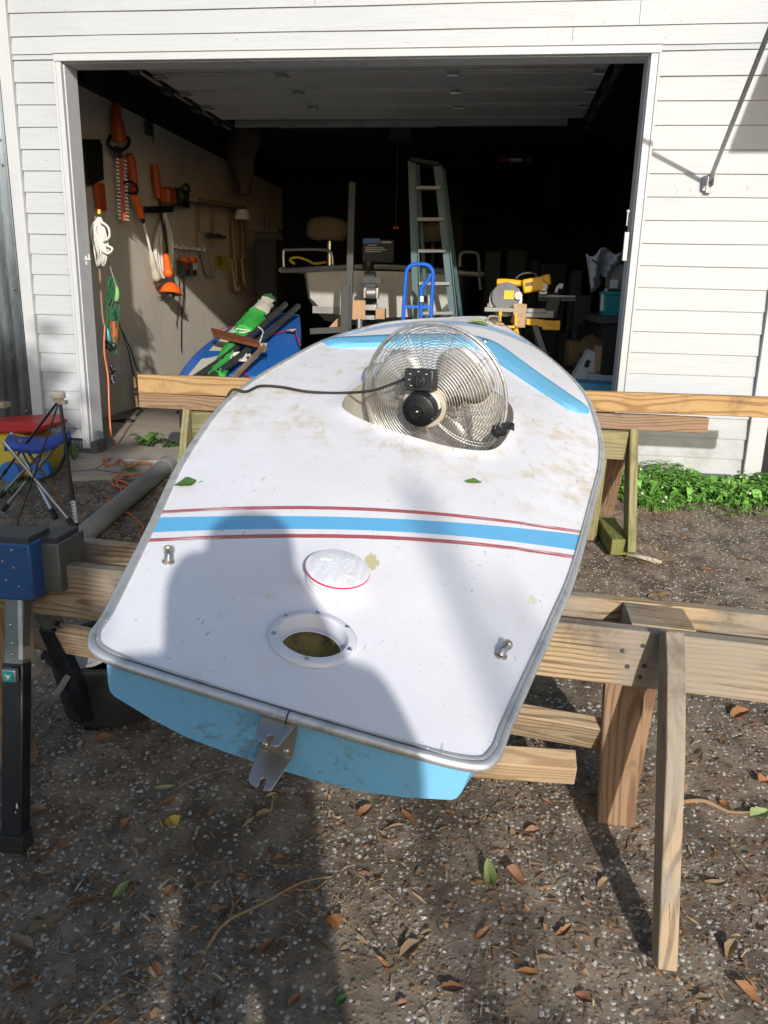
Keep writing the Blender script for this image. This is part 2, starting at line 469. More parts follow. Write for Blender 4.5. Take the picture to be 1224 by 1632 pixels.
    M['wire'] = g.set(g.mix(a.smooth(.4, .7), (.66, .65, .62), (.48, .44, .385)), .33, .75)
    g = G('fan_blade_metal'); M['blade'] = g.set(g.mix(g.noise(8, 4).smooth(.4, .7), (.55, .53, .50), (.40, .36, .31)), .38, .5)
    # plants
    for n, a, b in (('clover', (.085, .24, .03), (.24, .50, .09)), ('weed', (.05, .12, .025), (.13, .24, .06)), ('crown', (.03, .07, .015), (.07, .12, .03))):
        g = G(n + '_leaf'); M[n] = g.set(g.mix(g.island(), a, b), .55)
    g = G('bark'); gr = g.noise(5, 6, .7, g.vec((5, 5, 1)))
    M['bark'] = g.set(g.mix(gr, (.12, .09, .065), (.05, .037, .027)), .9, 0, gr, .8, .02)
    for n, c1, c2 in (('dry', (.46, .20, .065), (.15, .065, .03)), ('tan', (.34, .24, .13), (.2, .13, .065)), ('yel', (.55, .38, .06), (.4, .22, .04)), ('pale', (.38, .42, .18), (.25, .31, .10)), ('grn', (.09, .20, .035), (.05, .12, .02))):
        g = G(n + '_leaf'); nz = g.noise(14, 4, .6); M['leaf_' + n] = g.set(g.mix(nz, g.mix(g.rand(), c1, c2), scale3(c2, .8)), .6)
mats()

# ------------------------------------------------------------------ ground
def ground():
    mb = MB()
    xs = [-60, -25, -10, -4] + [-2 + .15 * i for i in range(54)] + [8, 14, 30, 60]
    ys = [-60, -30, -15, -9, -6.5] + [-5.5 + .15 * i for i in range(38)] + [.4, 1, 3, 12, 40, 60]
    h = lambda x, y: zg(y) + (.012 * math.sin(x * 1.9 + y * 1.3) + .008 * math.sin(x * 4.1 - y * 3.3 + 1)) * (1 if -5.5 < y < -.3 else 0) - (.12 if y > .3 else 0)
    mb.grid([[Vector((x, y, h(x, y))) for x in xs] for y in ys])
    single('driveway', mb, M['ground'], None, None, kind='structure', loc=(0, 0, 0))
    # garage slab and the apron in front of it
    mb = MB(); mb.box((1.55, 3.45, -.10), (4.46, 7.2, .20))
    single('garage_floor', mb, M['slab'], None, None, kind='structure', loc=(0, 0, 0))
    mb = MB()
    edge = [(-.06, -.16), (.0, -.30), (.09, -.47), (.30, -.42), (.52, -.36), (.8, -.47), (1.2, -.44), (1.7, -.5), (2.2, -.45), (2.7, -.47), (3.02, -.43), (3.08, -.16)]
    top = [Vector((x, y, -.006 + .12 * (y + .15))) for x, y in edge]
    v = mb.verts(top); w = mb.verts([p + Vector((0, -.02, -.14)) for p in top])
    mb.face(v)
    for a in range(len(v) - 1): mb.face([v[a], v[a + 1], w[a + 1], w[a]])
    single('concrete_apron', mb, M['concrete'], None, None, kind='structure', loc=(0, 0, 0))
ground()

def scatter():
    pts = []
    r = random.Random(3)
    mb = MB()
    oct_ = [(1, 0, 0), (-1, 0, 0), (0, 1, 0), (0, -1, 0), (0, 0, 1), (0, 0, -1)]
    fc = [(0, 2, 4), (2, 1, 4), (1, 3, 4), (3, 0, 4), (2, 0, 5), (1, 2, 5), (3, 1, 5), (0, 3, 5)]
    n = 0
    while n < 52000:
        y = -3.5 + 3.1 * (r.random() ** 1.35); x = .0 + 3.9 * r.random()
        if y > -.5 and x < 3.1: continue
        if y > -1.2 and r.random() < .4: continue
        if math.sin(x * 3.1 + 1.7 * math.sin(y * 2.2)) * math.sin(y * 4.3 + x) > .35 and r.random() < .85: continue
        if math.sin(x * 5.7 + 2.1 * math.sin(y * 3.9 + 1)) * math.sin(y * 6.1 - x * 2) > .55 and r.random() < .8: continue
        s = .0016 + .0072 * r.random() ** 3.2
        z = zg(y) + .012 * math.sin(x * 1.9 + y * 1.3) + .008 * math.sin(x * 4.1 - y * 3.3 + 1)
        a = r.random() * 6.28; ca, sa = math.cos(a), math.sin(a); sx, sy, sz = s * (.7 + .8 * r.random()), s * (.6 + .5 * r.random()), s * (.35 + .35 * r.random())
        tl = (r.random() - .5) * .8
        vs = []
        for o in oct_:
            px, py, pz = o[0] * sx * (.8 + .4 * r.random()), o[1] * sy * (.8 + .4 * r.random()), o[2] * sz
            px += o[2] * sx * .4 * (r.random() - .5) * 2
            vs.append(mb.bm.verts.new((x + px * ca - py * sa, y + px * sa + py * ca, z + sz * .02 + pz + px * tl * .4)))
        for f in fc: mb.bm.faces.new([vs[i] for i in f])
        n += 1
    single('gravel', mb, M['pebble'], 'pale stone chips strewn over the dark driveway', 'gravel', kind='stuff', smooth=0, loc=(0, 0, 0), normals=False)
    mb = MB(); n = 0
    while n < 15000:
        y = -3.5 + 3.1 * (r.random() ** 1.2); x = .0 + 3.9 * r.random()
        if y > -.5 and x < 3.1: continue
        if math.sin(x * 2.3 + 2) * math.sin(y * 2.9 + x * 1.2) < -.1 and r.random() < .8: continue
        L = .008 + .036 * r.random() ** 2; wd = .0014 + .0038 * r.random() ** 2
        if r.random() < .25: L *= 2.2; wd = .0009
        z = zg(y) + .012 * math.sin(x * 1.9 + y * 1.3) + .008 * math.sin(x * 4.1 - y * 3.3 + 1) + .004 + .004 * r.random()
        a = r.random() * 6.28; d = Vector((math.cos(a), math.sin(a), (r.random() - .5) * .35)); p = Vector((-d.y, d.x, (r.random() - .5) * .8)).normalized() * wd
        c = Vector((x, y, z)); b = Vector((0, 0, .004 * r.random()))
        q = mb.verts([c - d * L / 2 - p * .5, c - d * L / 2 + p * .5, c + p + b, c - p + b, c + d * L / 2 + p * .3, c + d * L / 2 - p * .3])
        mb.bm.faces.new([q[0], q[3], q[2], q[1]]); mb.bm.faces.new([q[3], q[5], q[4], q[2]])
        n += 1
    for _ in range(2200):
        y = -3.5 + 3.0 * r.random() ** 1.2; x = .1 + 3.8 * r.random()
        if y > -.5 and x < 3.1: continue
        if math.sin(x * 2.3 + 2) * math.sin(y * 2.9 + x * 1.2) < 0 and r.random() < .7: continue
        z = zg(y) + .012 * math.sin(x * 1.9 + y * 1.3) + .008 * math.sin(x * 4.1 - y * 3.3 + 1) + .005; k = r.randint(4, 6); s = .004 + .011 * r.random() ** 1.6; a0 = r.random() * 6.28; tx, ty = (r.random() - .5) * .9, (r.random() - .5) * .9; st = .45 + .5 * r.random()
        vs = []
        for i in range(k):
            a = 6.283 * i / k; u_, v_ = s * math.cos(a) * (.6 + .6 * r.random()), s * st * math.sin(a) * (.6 + .6 * r.random()); px, py = u_ * math.cos(a0) - v_ * math.sin(a0), u_ * math.sin(a0) + v_ * math.cos(a0); vs.append(mb.bm.verts.new((x + px, y + py, z + px * tx + py * ty)))
        mb.bm.faces.new(vs)
    single('plant_litter', mb, M['litter'], 'brown needles and bark crumbs over the gravel', 'litter', kind='stuff', smooth=0, loc=(0, 0, 0), normals=False)
scatter()

# ------------------------------------------------------------------ garage
DW, DH = 3.05, 2.122
gar = thing('garage', 'white clapboard garage with a wide open overhead door and dark interior', 'garage', (1.5, 0, 0))
XL, XR = -.295, 3.765           # inner edges of the corner boards
COURSE = .1113
def courses(x0, x1, z0, z1, jog=0):
    """lapped boards between x0 and x1"""
    mb = MB()
    k0 = int(math.floor((z0 - .1445) / COURSE)) ; r = random.Random(int(x0 * 100) + 5)
    k = k0
    while True:
        a = .1445 + COURSE * k; b = a + COURSE
        if a >= z1 - .004: break
        a = max(a, z0); b = min(b, z1)
        if b - a > .01:
            n = max(2, int((x1 - x0) / .25)); rows = []
            cuts = [x0, x1]
            if x1 - x0 > 3: cuts = [x0, x0 + (x1 - x0) * (.25 + .5 * r.random()), x1]
            for ca, cb in zip(cuts, cuts[1:]):
                m = max(2, int((cb - ca) / .25)); A = []; B = []; U = []; T = []
                for i in range(m + 1):
                    x = ca + (cb - ca) * i / m
                    if ca != x0 and i == 0: x += .002
                    w = .0012 * math.sin(x * 2.1 + k * 1.7) + .0008 * math.sin(x * 6 + k)
                    B.append(Vector((x, .000, b + w + .008))); A.append(Vector((x, -.0098 + w, a + w))); U.append(Vector((x, .012, a + w + .003)))
                mb.grid([B, A, U])
        k += 1
    return mb
part(gar, 'front_wall', courses(XL, -.05, .085, DH + .052), M['siding'], smooth=20, label='white lapped boards left of the door')
part(gar, 'front_wall', courses(DW + .05, XR, .06, DH + .052), M['siding'], smooth=20, label='white lapped boards right of the door')
part(gar, 'front_wall', courses(XL, 4.6, DH + .052, 3.6), M['siding'], smooth=20, label='white lapped boards above the door')
# wall body behind the boards
mb = MB()
mb.box((-.305, .066, 1.85), (.59, .105, 3.6)); mb.box((DW + .85, .066, 1.85), (1.68, .105, 3.6)); mb.box((DW / 2, .066, DH + .77), (DW + .03, .105, 1.5))
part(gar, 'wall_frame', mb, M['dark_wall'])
# jamb
mb = MB(); mb.box((-.006, .048, DH / 2 + .022), (.022, .135, DH - .03)); part(gar, 'door_jamb', mb, M['jamb'], bevel=.002)
mb = MB(); mb.box((DW + .006, .048, DH / 2 + .022), (.022, .135, DH - .03)); part(gar, 'door_jamb', mb, M['jamb'], bevel=.002)
mb = MB(); mb.box((DW / 2, .048, DH + .012), (DW + .034, .135, .022)); part(gar, 'door_head', mb, M['jamb'], bevel=.002)
# trim
def trimbar(p, q, w):
    mb = MB(); p = Vector(p); q = Vector(q)
    mb.bar(p, q, w, .03, (1, 0, 0) if abs((q - p).z) > .5 else (0, 0, 1))
    o = (Vector((w / 2 - .007, -.012, 0)) if abs((q - p).z) > .5 else Vector((0, -.012, w / 2 - .007)))
    if p.x < .1 and abs((q - p).z) > .5: o.x = -o.x
    mb.bar(p + o, q + o, .014, .022, (1, 0, 0) if abs((q - p).z) > .5 else (0, 0, 1))
    return part(gar, 'door_trim', mb, M['trim'], bevel=.003)
trimbar((-.021, -.034, .03), (-.021, -.034, DH + .003), .040)
trimbar((DW + .026, -.034, .03), (DW + .026, -.034, DH + .003), .050)
trimbar((-.041, -.034, DH + .030), (DW + .051, -.034, DH + .030), .050)
for x, w, z in ((XL - .035, .07, .06), (XR + .045, .09, .04)):
    mb = MB(); mb.box((x, -.018, 1.82 + z / 2), (w, .03, 3.6 - z)); part(gar, 'corner_board', mb, M['trim'], bevel=.003)
mb = MB(); mb.box((-.21, .02, -.06), (.50, .12, .26)); part(gar, 'foundation', mb, M['footing'])
mb = MB(); mb.box((3.50, .04, -.05), (.80, .10, .22)); part(gar, 'foundation', mb, M['footing'])
# interior shell
mb = MB(); mb.box((-.585, 3.4, 1.16), (.02, 6.6, 2.32)); part(gar, 'side_wall', mb, M['ply'], label='tan plywood wall with tools hanging on it')
mb = MB(); mb.box((-.60, 3.4, 2.46), (.05, 6.6, .28)); part(gar, 'wall_beam', mb, M['dark_wall'])
mb = MB()
for y in (.9, 1.3, 1.75, 2.2, 2.65): mb = MB(); mb.box((-.562, y, 2.44), (.03, .04, .22)); part(gar, 'wall_stud', mb, M['dark_wall'])
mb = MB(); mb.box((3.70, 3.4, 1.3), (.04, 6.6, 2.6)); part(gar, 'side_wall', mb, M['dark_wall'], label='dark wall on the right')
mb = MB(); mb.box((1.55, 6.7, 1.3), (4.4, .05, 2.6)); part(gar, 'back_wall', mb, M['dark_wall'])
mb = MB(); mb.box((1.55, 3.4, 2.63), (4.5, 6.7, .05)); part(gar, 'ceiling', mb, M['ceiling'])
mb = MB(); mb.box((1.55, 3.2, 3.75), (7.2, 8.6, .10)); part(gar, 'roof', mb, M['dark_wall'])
# overhead door lying open under the ceiling
ZD, Y0, Y1 = 2.305, .52, 2.26
dr = None
for i in range(4):
    a = Y0 + (Y1 - Y0) * i / 4; b = Y0 + (Y1 - Y0) * (i + 1) / 4 - .006
    mb = MB(); mb.box((DW / 2, (a + b) / 2, ZD + .02), (DW - .18, b - a, .04))
    mb.box((DW / 2, a + .025, ZD - .004), (DW - .20, .035, .014)); mb.box((DW / 2, b - .025, ZD - .004), (DW - .20, .03, .012))
    p = part(gar, 'overhead_door', mb, M['door_panel'], bevel=.004)
    if i: 
        for x in (.14, .95, 2.03, DW - .14):
            h = MB(); h.box((x, a - .003, ZD - .014), (.07, .09, .012)); h.cyl((x - .035, a - .003, ZD - .022), (x + .035, a - .003, ZD - .022), .009, 8); part(p, 'hinge', h, M['galv'])
    if i == 3:
        h = MB(); h.box((DW / 2, Y1 + .02, ZD - .02), (DW - .42, .03, .075)); h.box((DW / 2, Y1 + .004, ZD - .052), (DW - .42, .05, .012)); part(p, 'strut', h, M['galv'])
        h = MB(); h.box((1.2, Y1 - .01, ZD - .062), (1.25, .05, .01)); part(p, 'angle_iron', h, M['galv'])
for x in (.015, DW - .015):
    mb = MB(); mb.box((x, 1.55, ZD + .03), (.012, 2.3, .055)); mb.box((x + (.016 if x < 1 else -.016), 1.55, ZD + .003), (.03, 2.3, .006)); part(gar, 'door_track', mb, M['galv'])
    mb = MB()
    for y in (.75, 1.3, 1.85, 2.3): mb = MB(); mb.box((x + (.03 if x < 1 else -.03), y, ZD - .01), (.05, .10, .05)); part(gar, 'roller_bracket', mb, M['dark_grey'])
# latch strike on the left jamb, keeper on the right trim
p = ay(138, 415, -.055)
mb = MB(); mb.box(p, (.012, .012, .05)); mb.box(p + Vector((.012, -.008, .006)), (.035, .014, .012)); mb.box(p + Vector((.022, -.008, .018)), (.01, .012, .03))
part(gar, 'latch_strike', mb, M['trim'], bevel=.002)
p = ay(997, 393, -.055)
mb = MB(); mb.box(p, (.022, .02, .14)); mb.cyl(p + Vector((-.005, 0, .10)), p + Vector((-.005, 0, .165)), .004, 6); mb.ball(p + Vector((-.005, 0, .17)), .009, 8)
part(gar, 'bolt_keeper', mb, M['trim'], bevel=.003)

# neighbours of the wall
mb = MB()
rows = [[], []]
for i in range(120):
    x = -.375 - .016 * i; y = -.02 + .012 * math.sin(i * 2 * math.pi / 4.3)
    rows[0].append(Vector((x, y, .19 + .018 * (x + .4)))); rows[1].append(Vector((x, y, 3.5)))
mb.grid(rows)
for zz in (.24, .95, 1.62, 1.75, 2.3):
    for i in range(6):
        mb.ball((-.40 - .13 * i, -.035, zz + .01 * i), .007, 6)
cw = single('corrugated_wall', mb, M['corr'], 'weathered corrugated metal wall with rust streaks left of the garage', 'wall')
s_ = cw.modifiers.new('thick', 'SOLIDIFY'); s_.thickness = .002
mb = MB(); mb.box((-1.4, .05, .08), (2.0, .12, .24)); single('wall_curb', mb, M['concrete'], 'concrete curb under the corrugated metal wall', 'curb')
mb = MB(); mb.box((4.30, .12, 1.3), (.9, .04, 2.6))
for i in range(6): mb.box((3.95 + .14 * i, .096, 1.3), (.012, .012, 2.58))
single('shed_wall', mb, M['green_door'], 'dark green boarded wall past the right corner of the garage', 'wall')
# awning that throws the shadow at top right, off to the right
aw = thing('awning', 'grey canopy fixed to the wall right of the garage door', 'awning', (5.2, 0, 3.0))
mb = MB(); mb.prism([(0, 3.02), (-1.2, 2.15), (-1.2, 2.12), (0, 2.99)], 2.6, Matrix.Translation((5.17, 0, 0)) @ Matrix(((0, 0, 1, 0), (1, 0, 0, 0), (0, 1, 0, 0), (0, 0, 0, 1)))); part(aw, 'canopy', mb, M['corr'])
for x in (4.5, 6.2):
    mb = MB(); mb.bar((x, -.01, 2.1), (x, -1.15, 2.12), .03, .03); part(aw, 'bracket', mb, M['galv'])
rod = thing('stay_rod', 'grey metal stay rod bolted to the white siding by a small bracket', 'rod', (3.398, -.03, 1.56))
b0 = Vector((3.398, -.05, 1.565)); dr_ = (Vector((3.366, -.8, 1.976)) - b0)
mb = MB(); mb.tube([b0, b0 + dr_ * 2.1], .0105, 10); part(rod, 'tube', mb, M['galv'])
mb = MB(); mb.box((3.398, -.022, 1.545), (.055, .012, .075)); mb.box((3.383, -.045, 1.555), (.006, .05, .05)); mb.box((3.413, -.045, 1.555), (.006, .05, .05)); mb.cyl((3.375, -.05, 1.565), (3.421, -.05, 1.565), .008, 8)
mb.box((3.40, -.03, 1.512), (.03, .014, .03))
part(rod, 'bracket', mb, M['trim'], bevel=.002)
mb = MB(); mb.ball(b0, .022, 10, (1, 1, .8)); part(rod, 'eye_bolt', mb, M['galv'])

# ------------------------------------------------------------------ the white and blue dinghy
K = .81
Bs = Vector((.97987126, -.04756266, -.19388168)); Bf = Vector((.07915271, .98416479, .15860174)); Bu = Vector((.183268, -.17075555, .96811951))
Bs.normalize(); Bf = (Bf - Bs * Bf.dot(Bs)).normalized(); Bu = Bs.cross(Bf)
BO = Vector((2.0655, -3.3445, .3261))
BM = Matrix((Bs, Bf, Bu)).transposed().to_4x4(); BM.translation = BO
BI = BM.inverted()
Lp = [(.03, .418), (.07, .44), (.512, .54), (.931, .651), (1.435, .742), (1.8, .759), (2.22, .74), (2.7, .695), (3.27, .555), (3.62, .39), (3.86, .235), (4.05, .11)]
Rp = [(.01, .425), (.14, .457), (.614, .539), (.9, .589), (1.453, .656), (1.863, .70), (2.266, .705), (2.83, .65), (3.275, .515), (3.62, .36), (3.9, .21), (4.05, .12)]
def interp(P, y):
    ys = [p[0] for p in P]; return float(np.interp(y, ys, [p[1] for p in P]))
BL = 4.12 * K
def wl(y): return interp(Lp, y / K) * K
def wr(y): return interp(Rp, y / K) * K
def camber(x, y):
    w = (wl(y) if x < 0 else wr(y)) + 1e-6
    t = min(1, max(0, y / .9)); c = .006 + .026 * t * t * (3 - 2 * t)
    if y > 2.6: c *= max(0, 1 - (y - 2.6) / .8) * .7 + .3
    return c * max(0, 1 - (x / w) ** 2)
def bd(u, v, h=0):
    """point on the dinghy's deck, in its own coordinates"""
    o = BI @ CAM; d = BI.to_3x3() @ ray(u, v); z = h
    for _ in range(8):
        t = (z - o.z) / d.z; p = o + d * t
        if 0 <= p.y < BL: z = camber(p.x, p.y) + h
    return Vector((p.x, p.y, z))
def rrect():
    """rail outline, closed, anticlockwise from the stern"""
    ctl = [(-.24 * K, -.006), (0, -.008), (.24 * K, -.006), (.388 * K, .003), (.431 * K, .038), (.454 * K, .14)] + [(a * 1, b) for b, a in [(y * K, w * K) for y, w in Rp[2:]]] + [(.01, 4.12 * K)] + [(-w * K, y * K) for y, w in Lp[:1:-1]] + [(-.447 * K, .12), (-.428 * K, .040), (-.382 * K, .002)]
    fix = []
    for i, (x, y) in enumerate(ctl):
        fix.append((x * (K if 3 <= i <= 5 and False else 1), y))
    return fix
OUT = [Vector((p.x, p.y, 0)) for p in cr([(x, y, 0) for x, y in rrect()], 9, True)]
COCK = [(-.35, 1.74), (-.31, 1.62), (-.17, 1.535), (.06, 1.50), (.20, 1.535), (.285, 1.64), (.318, 1.93), (.30, 2.18), (.22, 2.31), (.02, 2.35), (-.17, 2.31), (-.285, 2.20), (-.345, 1.96)]
CK = [Vector((p.x, p.y, 0)) for p in cr([(x * K, y * K, 0) for x, y in COCK], 6, True)]
PC = bd(499, 1018)
PR = .0605
def inside(p, poly):
    c = False; n = len(poly); j = n - 1
    for i in range(n):
        a, b = poly[i], poly[j]
        if (a.y > p[1]) != (b.y > p[1]) and p[0] < (b.x - a.x) * (p[1] - a.y) / (b.y - a.y) + a.x: c = not c
        j = i
    return c
CKA = np.array([(p.x, p.y) for p in CK]); 
def ckdist(x, y):
    A = CKA; B = np.roll(CKA, -1, 0); d = B - A; t = np.clip(((x - A[:, 0]) * d[:, 0] + (y - A[:, 1]) * d[:, 1]) / (d ** 2).sum(1), 0, 1)
    return float(np.sqrt(((A + d * t[:, None] - (x, y)) ** 2).sum(1).min()))
def deckz(x, y):
    z = camber(x, y)
    d = ckdist(x, y) if .9 < y < 2.3 else 1
    return z + .009 * math.exp(-(d / .022) ** 2)
boat = thing('sailing_dinghy', 'small white sailing dinghy with a blue hull resting on two wooden sawhorses', 'boat', M=BM)
def deck_mesh():
    vs = []; es = []
    def loop(pl):
        n = len(pl); b = len(vs)
        for p in pl: vs.append(Vector((p.x, p.y)))
        for i in range(n): es.append((b + i, b + (i + 1) % n))
    cen = Vector((0, 1.7, 0))
    oi = []
    for i, p in enumerate(OUT):
        t = (OUT[(i + 1) % len(OUT)] - OUT[i - 1]).normalized(); oi.append(p + Vector((-t.y, t.x, 0)) * .006)
    loop(oi); loop(CK)
    for k in (.018, .04):
        for i, p in enumerate(CK):
            t = (CK[(i + 1) % len(CK)] - CK[i - 1]).normalized(); q = p + Vector((t.y, -t.x, 0)) * k; vs.append(Vector((q.x, q.y)))
    loop([PC + Vector((math.cos(a) * PR, math.sin(a) * PR, 0)) for a in [2 * math.pi * k / 40 for k in range(40)]])
    y = .03
    while y < BL:
        x = -.64
        while x < .64:
            p = (x + .004 * rnd.random(), y + .004 * rnd.random())
            if inside(p, oi) and not inside(p, CK) and ckdist(*p) > .05 and (Vector(p) - PC.xy).length > PR + .02: vs.append(Vector(p))
            x += .034
        y += .034
    r = delaunay_2d_cdt(vs, es, [], 0, 1e-5)
    mb = MB(); V_ = [mb.bm.verts.new((p.x, p.y, deckz(p.x, p.y))) for p in r[0]]
    for f in r[2]:
        c = sum((r[0][i] for i in f), Vector((0, 0))) / 3
        if inside(c, oi) and not inside(c, CK) and (c - PC.xy).length > PR * .99: mb.bm.faces.new([V_[i] for i in f])
    return mb
def deck_mat():
    g = G('white_deck_gelcoat'); x, y, z = g.xyz()
    a = g.noise(2.6, 6, .62); b = g.noise(11, 6, .7); st = g.noise(16, 5, .7, g.vec((1, .35, 1)))
    c = g.mix(a.smooth(.35, .7), (.76, .745, .77), (.82, .81, .835))
    # old stains round the cockpit
    near = y.smooth(.75, 1.25) * (1 - y.smooth(1.95, 2.35))
    c = g.mix((b * .6 + a * .5).smooth(.52, .74) * near * .8, c, (.56, .42, .22))
    c = g.mix(st.smooth(.55, .70) * (near * .45 + .12), c, (.55, .42, .22))
    sc = g.noise(70, 3, .6, g.vec((1, .22, 1))); sc2 = g.noise(5, 2, .5)
    c = g.mix(sc.smooth(.655, .70) * sc2.smooth(.5, .62) * .6, c, (.22, .19, .15))
    c = g.mix(g.noise(150, 2, .5).smooth(.71, .74) * g.noise(4, 3, .6).smooth(.42, .55) * .8, c, (.16, .13, .10))
    # bare patches where the paint is gone
    def patch(u, v, r, stretch=1.0, thr=.46):
        p = bd(u, v); dx = (x - p.x) * (1 / stretch); dy = y - p.y
        d = (dx * dx + dy * dy).op('SQRT') * (1 / r)
        return ((1 - d.smooth(.1, 1)) * 1.0 + (g.noise(42, 5, .75, g.vec((1.6, .5, 1))) - .5) * 3.2).gt(thr + .25)
    c = g.mix(patch(594, 895, .066, .50, .42), c, (.60, .52, .30))
    c = g.mix(patch(845, 955, .060, .5, .68) * .8, c, (.66, .60, .44))
    c = g.mix(patch(875, 990, .040, .5, .6) * .7, c, (.66, .58, .40))
    c = g.mix(patch(440, 955, .05, 1.1, .82) * .8, c, (.66, .61, .45))
    # stripes: a curve y = f(x) fitted to where they run
    def curve(pts):
        P = [bd(*p) for p in pts]; k = np.polyfit([p.x for p in P], [p.y for p in P], 3); return k
    def cv(k): return ((x * float(k[0]) + float(k[1])) * x + float(k[2])) * x + float(k[3])
    up = curve([(247, 825), (330, 823), (400, 822), (515, 822), (640, 831), (709, 829), (800, 838), (870, 847), (936, 853)])
    lo = curve([(244, 848), (330, 846), (400, 843.5), (515, 842.5), (640, 849), (709, 851), (800, 862), (870, 870), (930, 878)])
    band = (cv(up) - y).gt(0) * (y - cv(lo)).gt(0)
    c = g.mix(band, c, g.mix(b.smooth(.5, .8) * .3, (.11, .43, .72), (.2, .52, .74)))
    worn = g.noise(26, 4, .7, g.vec((.22, 7, 1))); edge = (g.noise(30, 3, .7) - .5) * .010
    for pts in ([(255, 816), (330, 812), (400, 810), (480, 808.5), (560, 811), (700, 818.5), (800, 830), (870, 840), (936, 848.5)], [(235, 861), (330, 857), (400, 855), (515, 854.5), (640, 857), (709, 862.5), (800, 872), (870, 881), (922, 888.5)]):
        k = curve(pts); d0 = cv(k) - y; d = (d0 + edge * .3).abs()
        cmb = g.n('ShaderNodeCombineXYZ'); g.put(cmb.inputs[0], x * 7.0); g.put(cmb.inputs[1], d0 * 260.0); worn = g.noise(1.0, 4, .65, V(g, cmb.outputs[0]))
        w_ = (x + .18).abs()
        dens = (1 - (x + .01).smooth(-.30, -.16)) + x.smooth(.16, .30)          # brushed thin towards both sides
        m = d.lt(.0090) * (1 - dens * worn.smooth(.52, .62))
        c = g.mix(m * .92, c, (.38, .025, .04))
    for dlt, wd, col in ((0.0, .022, (.13, .42, .72)), (.045, .022, (.13, .42, .72)), (-.034, .006, (.38, .06, .09)), (.079, .006, (.38, .06, .09))):
        k = curve([(615, 521), (660, 516.5), (700, 515), (745, 517), (790, 527), (845, 549)])
        c = g.mix((cv(k) - y + dlt * 1.0).abs().lt(wd * .7), c, col)
    # cream filler line by the rail
    return g.set(c, b * .2 + .26, 0, b * .4 + a, .05, .002)
M['deck'] = deck_mat()
part(boat, 'deck', deck_mesh(), M['deck'], local=True, smooth=50)
# rub rail
rl = MB()
rl.tube([p + Vector((0, 0, -.005)) for p in OUT], .0092, 10, closed=True)
rows = []
for i, p in enumerate(OUT + OUT[:1]):
    j = i % len(OUT); t = (OUT[(j + 1) % len(OUT)] - OUT[j - 1]).normalized(); n = Vector((-t.y, t.x, 0))
    z = deckz(p.x * .98, min(p.y, BL - .03)) if p.y > 0 else 0
    rows.append([p + n * .004 + Vector((0, 0, .0055)), p + n * .006 + Vector((0, 0, .0062 + z * .2)), p + n * .0105 + Vector((0, 0, .0052 + z * .2)), p + n * .011 + Vector((0, 0, -.004))])
rl.grid(rows)
rail = part(boat, 'rub_rail', rl, M['alu'], local=True, smooth=60)
sm = MB(); sm.box((.018, -.0085, -.005), (.002, .0205, .0205)); part(rail, 'joint_cover', sm, M['dark_grey'], local=True)
for i in range(3, len(OUT), 9): 
    p = OUT[i]; t = (OUT[(i + 1) % len(OUT)] - OUT[i - 1]).normalized(); q = p + Vector((-t.y, t.x, 0)) * .007; sm = MB(); sm.ball(q + Vector((0, 0, .006)), .0028, 8, (1, 1, .45)); part(rail, 'rivet', sm, M['alu'], local=True)
# hull
def hull_mesh():
    mb = MB(); rows = []
    for y in [0, .15, .35, .6, .9, 1.2, 1.5, 1.8, 2.1, 2.4, 2.65, 2.9, 3.1, 3.25, BL]:
        a, b = wl(y) - .012, wr(y) - .012
        if y == 0: a, b = .303, .318
        if y >= 3.25: a = b = max(.012, min(a, b) * .6 if y < BL else .012)
        t = y / BL
        d1 = float(np.interp(y, [0, .4, 1.2, 1.9, 2.4, 2.8, BL], [.086, .092, .12, .115, .075, .06, .03]))
        d2 = float(np.interp(y, [0, .4, 1.2, 1.9, 2.4, 2.8, BL], [.134, .140, .26, .245, .16, .13, .04]))
        hp = [(1, .010), (.993, d1 * .4), (.985, d1 * .72), (.972, d1 * .90), (.948, d1 * .99), (.90, d1 * 1.05), (.72, d1 * .62 + d2 * .42), (.5, d1 * .33 + d2 * .67 + .008), (.25, d1 * .12 + d2 * .88 + .004)]
        pr = [(-a * s, -zz) for s, zz in hp] + [(0, -d2)] + [(b * s, -zz) for s, zz in hp[::-1]]
        rows.append([Vector((x, y + .004, z)) for x, z in pr])
    mb.grid(rows)
    mb.poly(rows[0])
    return mb
part(boat, 'hull', hull_mesh(), M['hull'], local=True, smooth=38)
# cockpit well
rows = []
for k, (sc, dz) in enumerate(((1.0, 0), (1.0, -.012), (.97, -.09), (.93, -.155), (.86, -.17))):
    cen = Vector((-.01, 1.58, 0)); ring = []
    for p in CK + CK[:1]:
        q = cen + (p - cen) * sc
        ring.append(Vector((q.x, q.y, (deckz(p.x, p.y) if k < 2 else .02) + dz)))
    rows.append(ring)
tb = MB(); tb.grid(rows); tb.poly([v for v in rows[-1][:-1]])
part(boat, 'cockpit_well', tb, M['tub'], local=True, smooth=50)
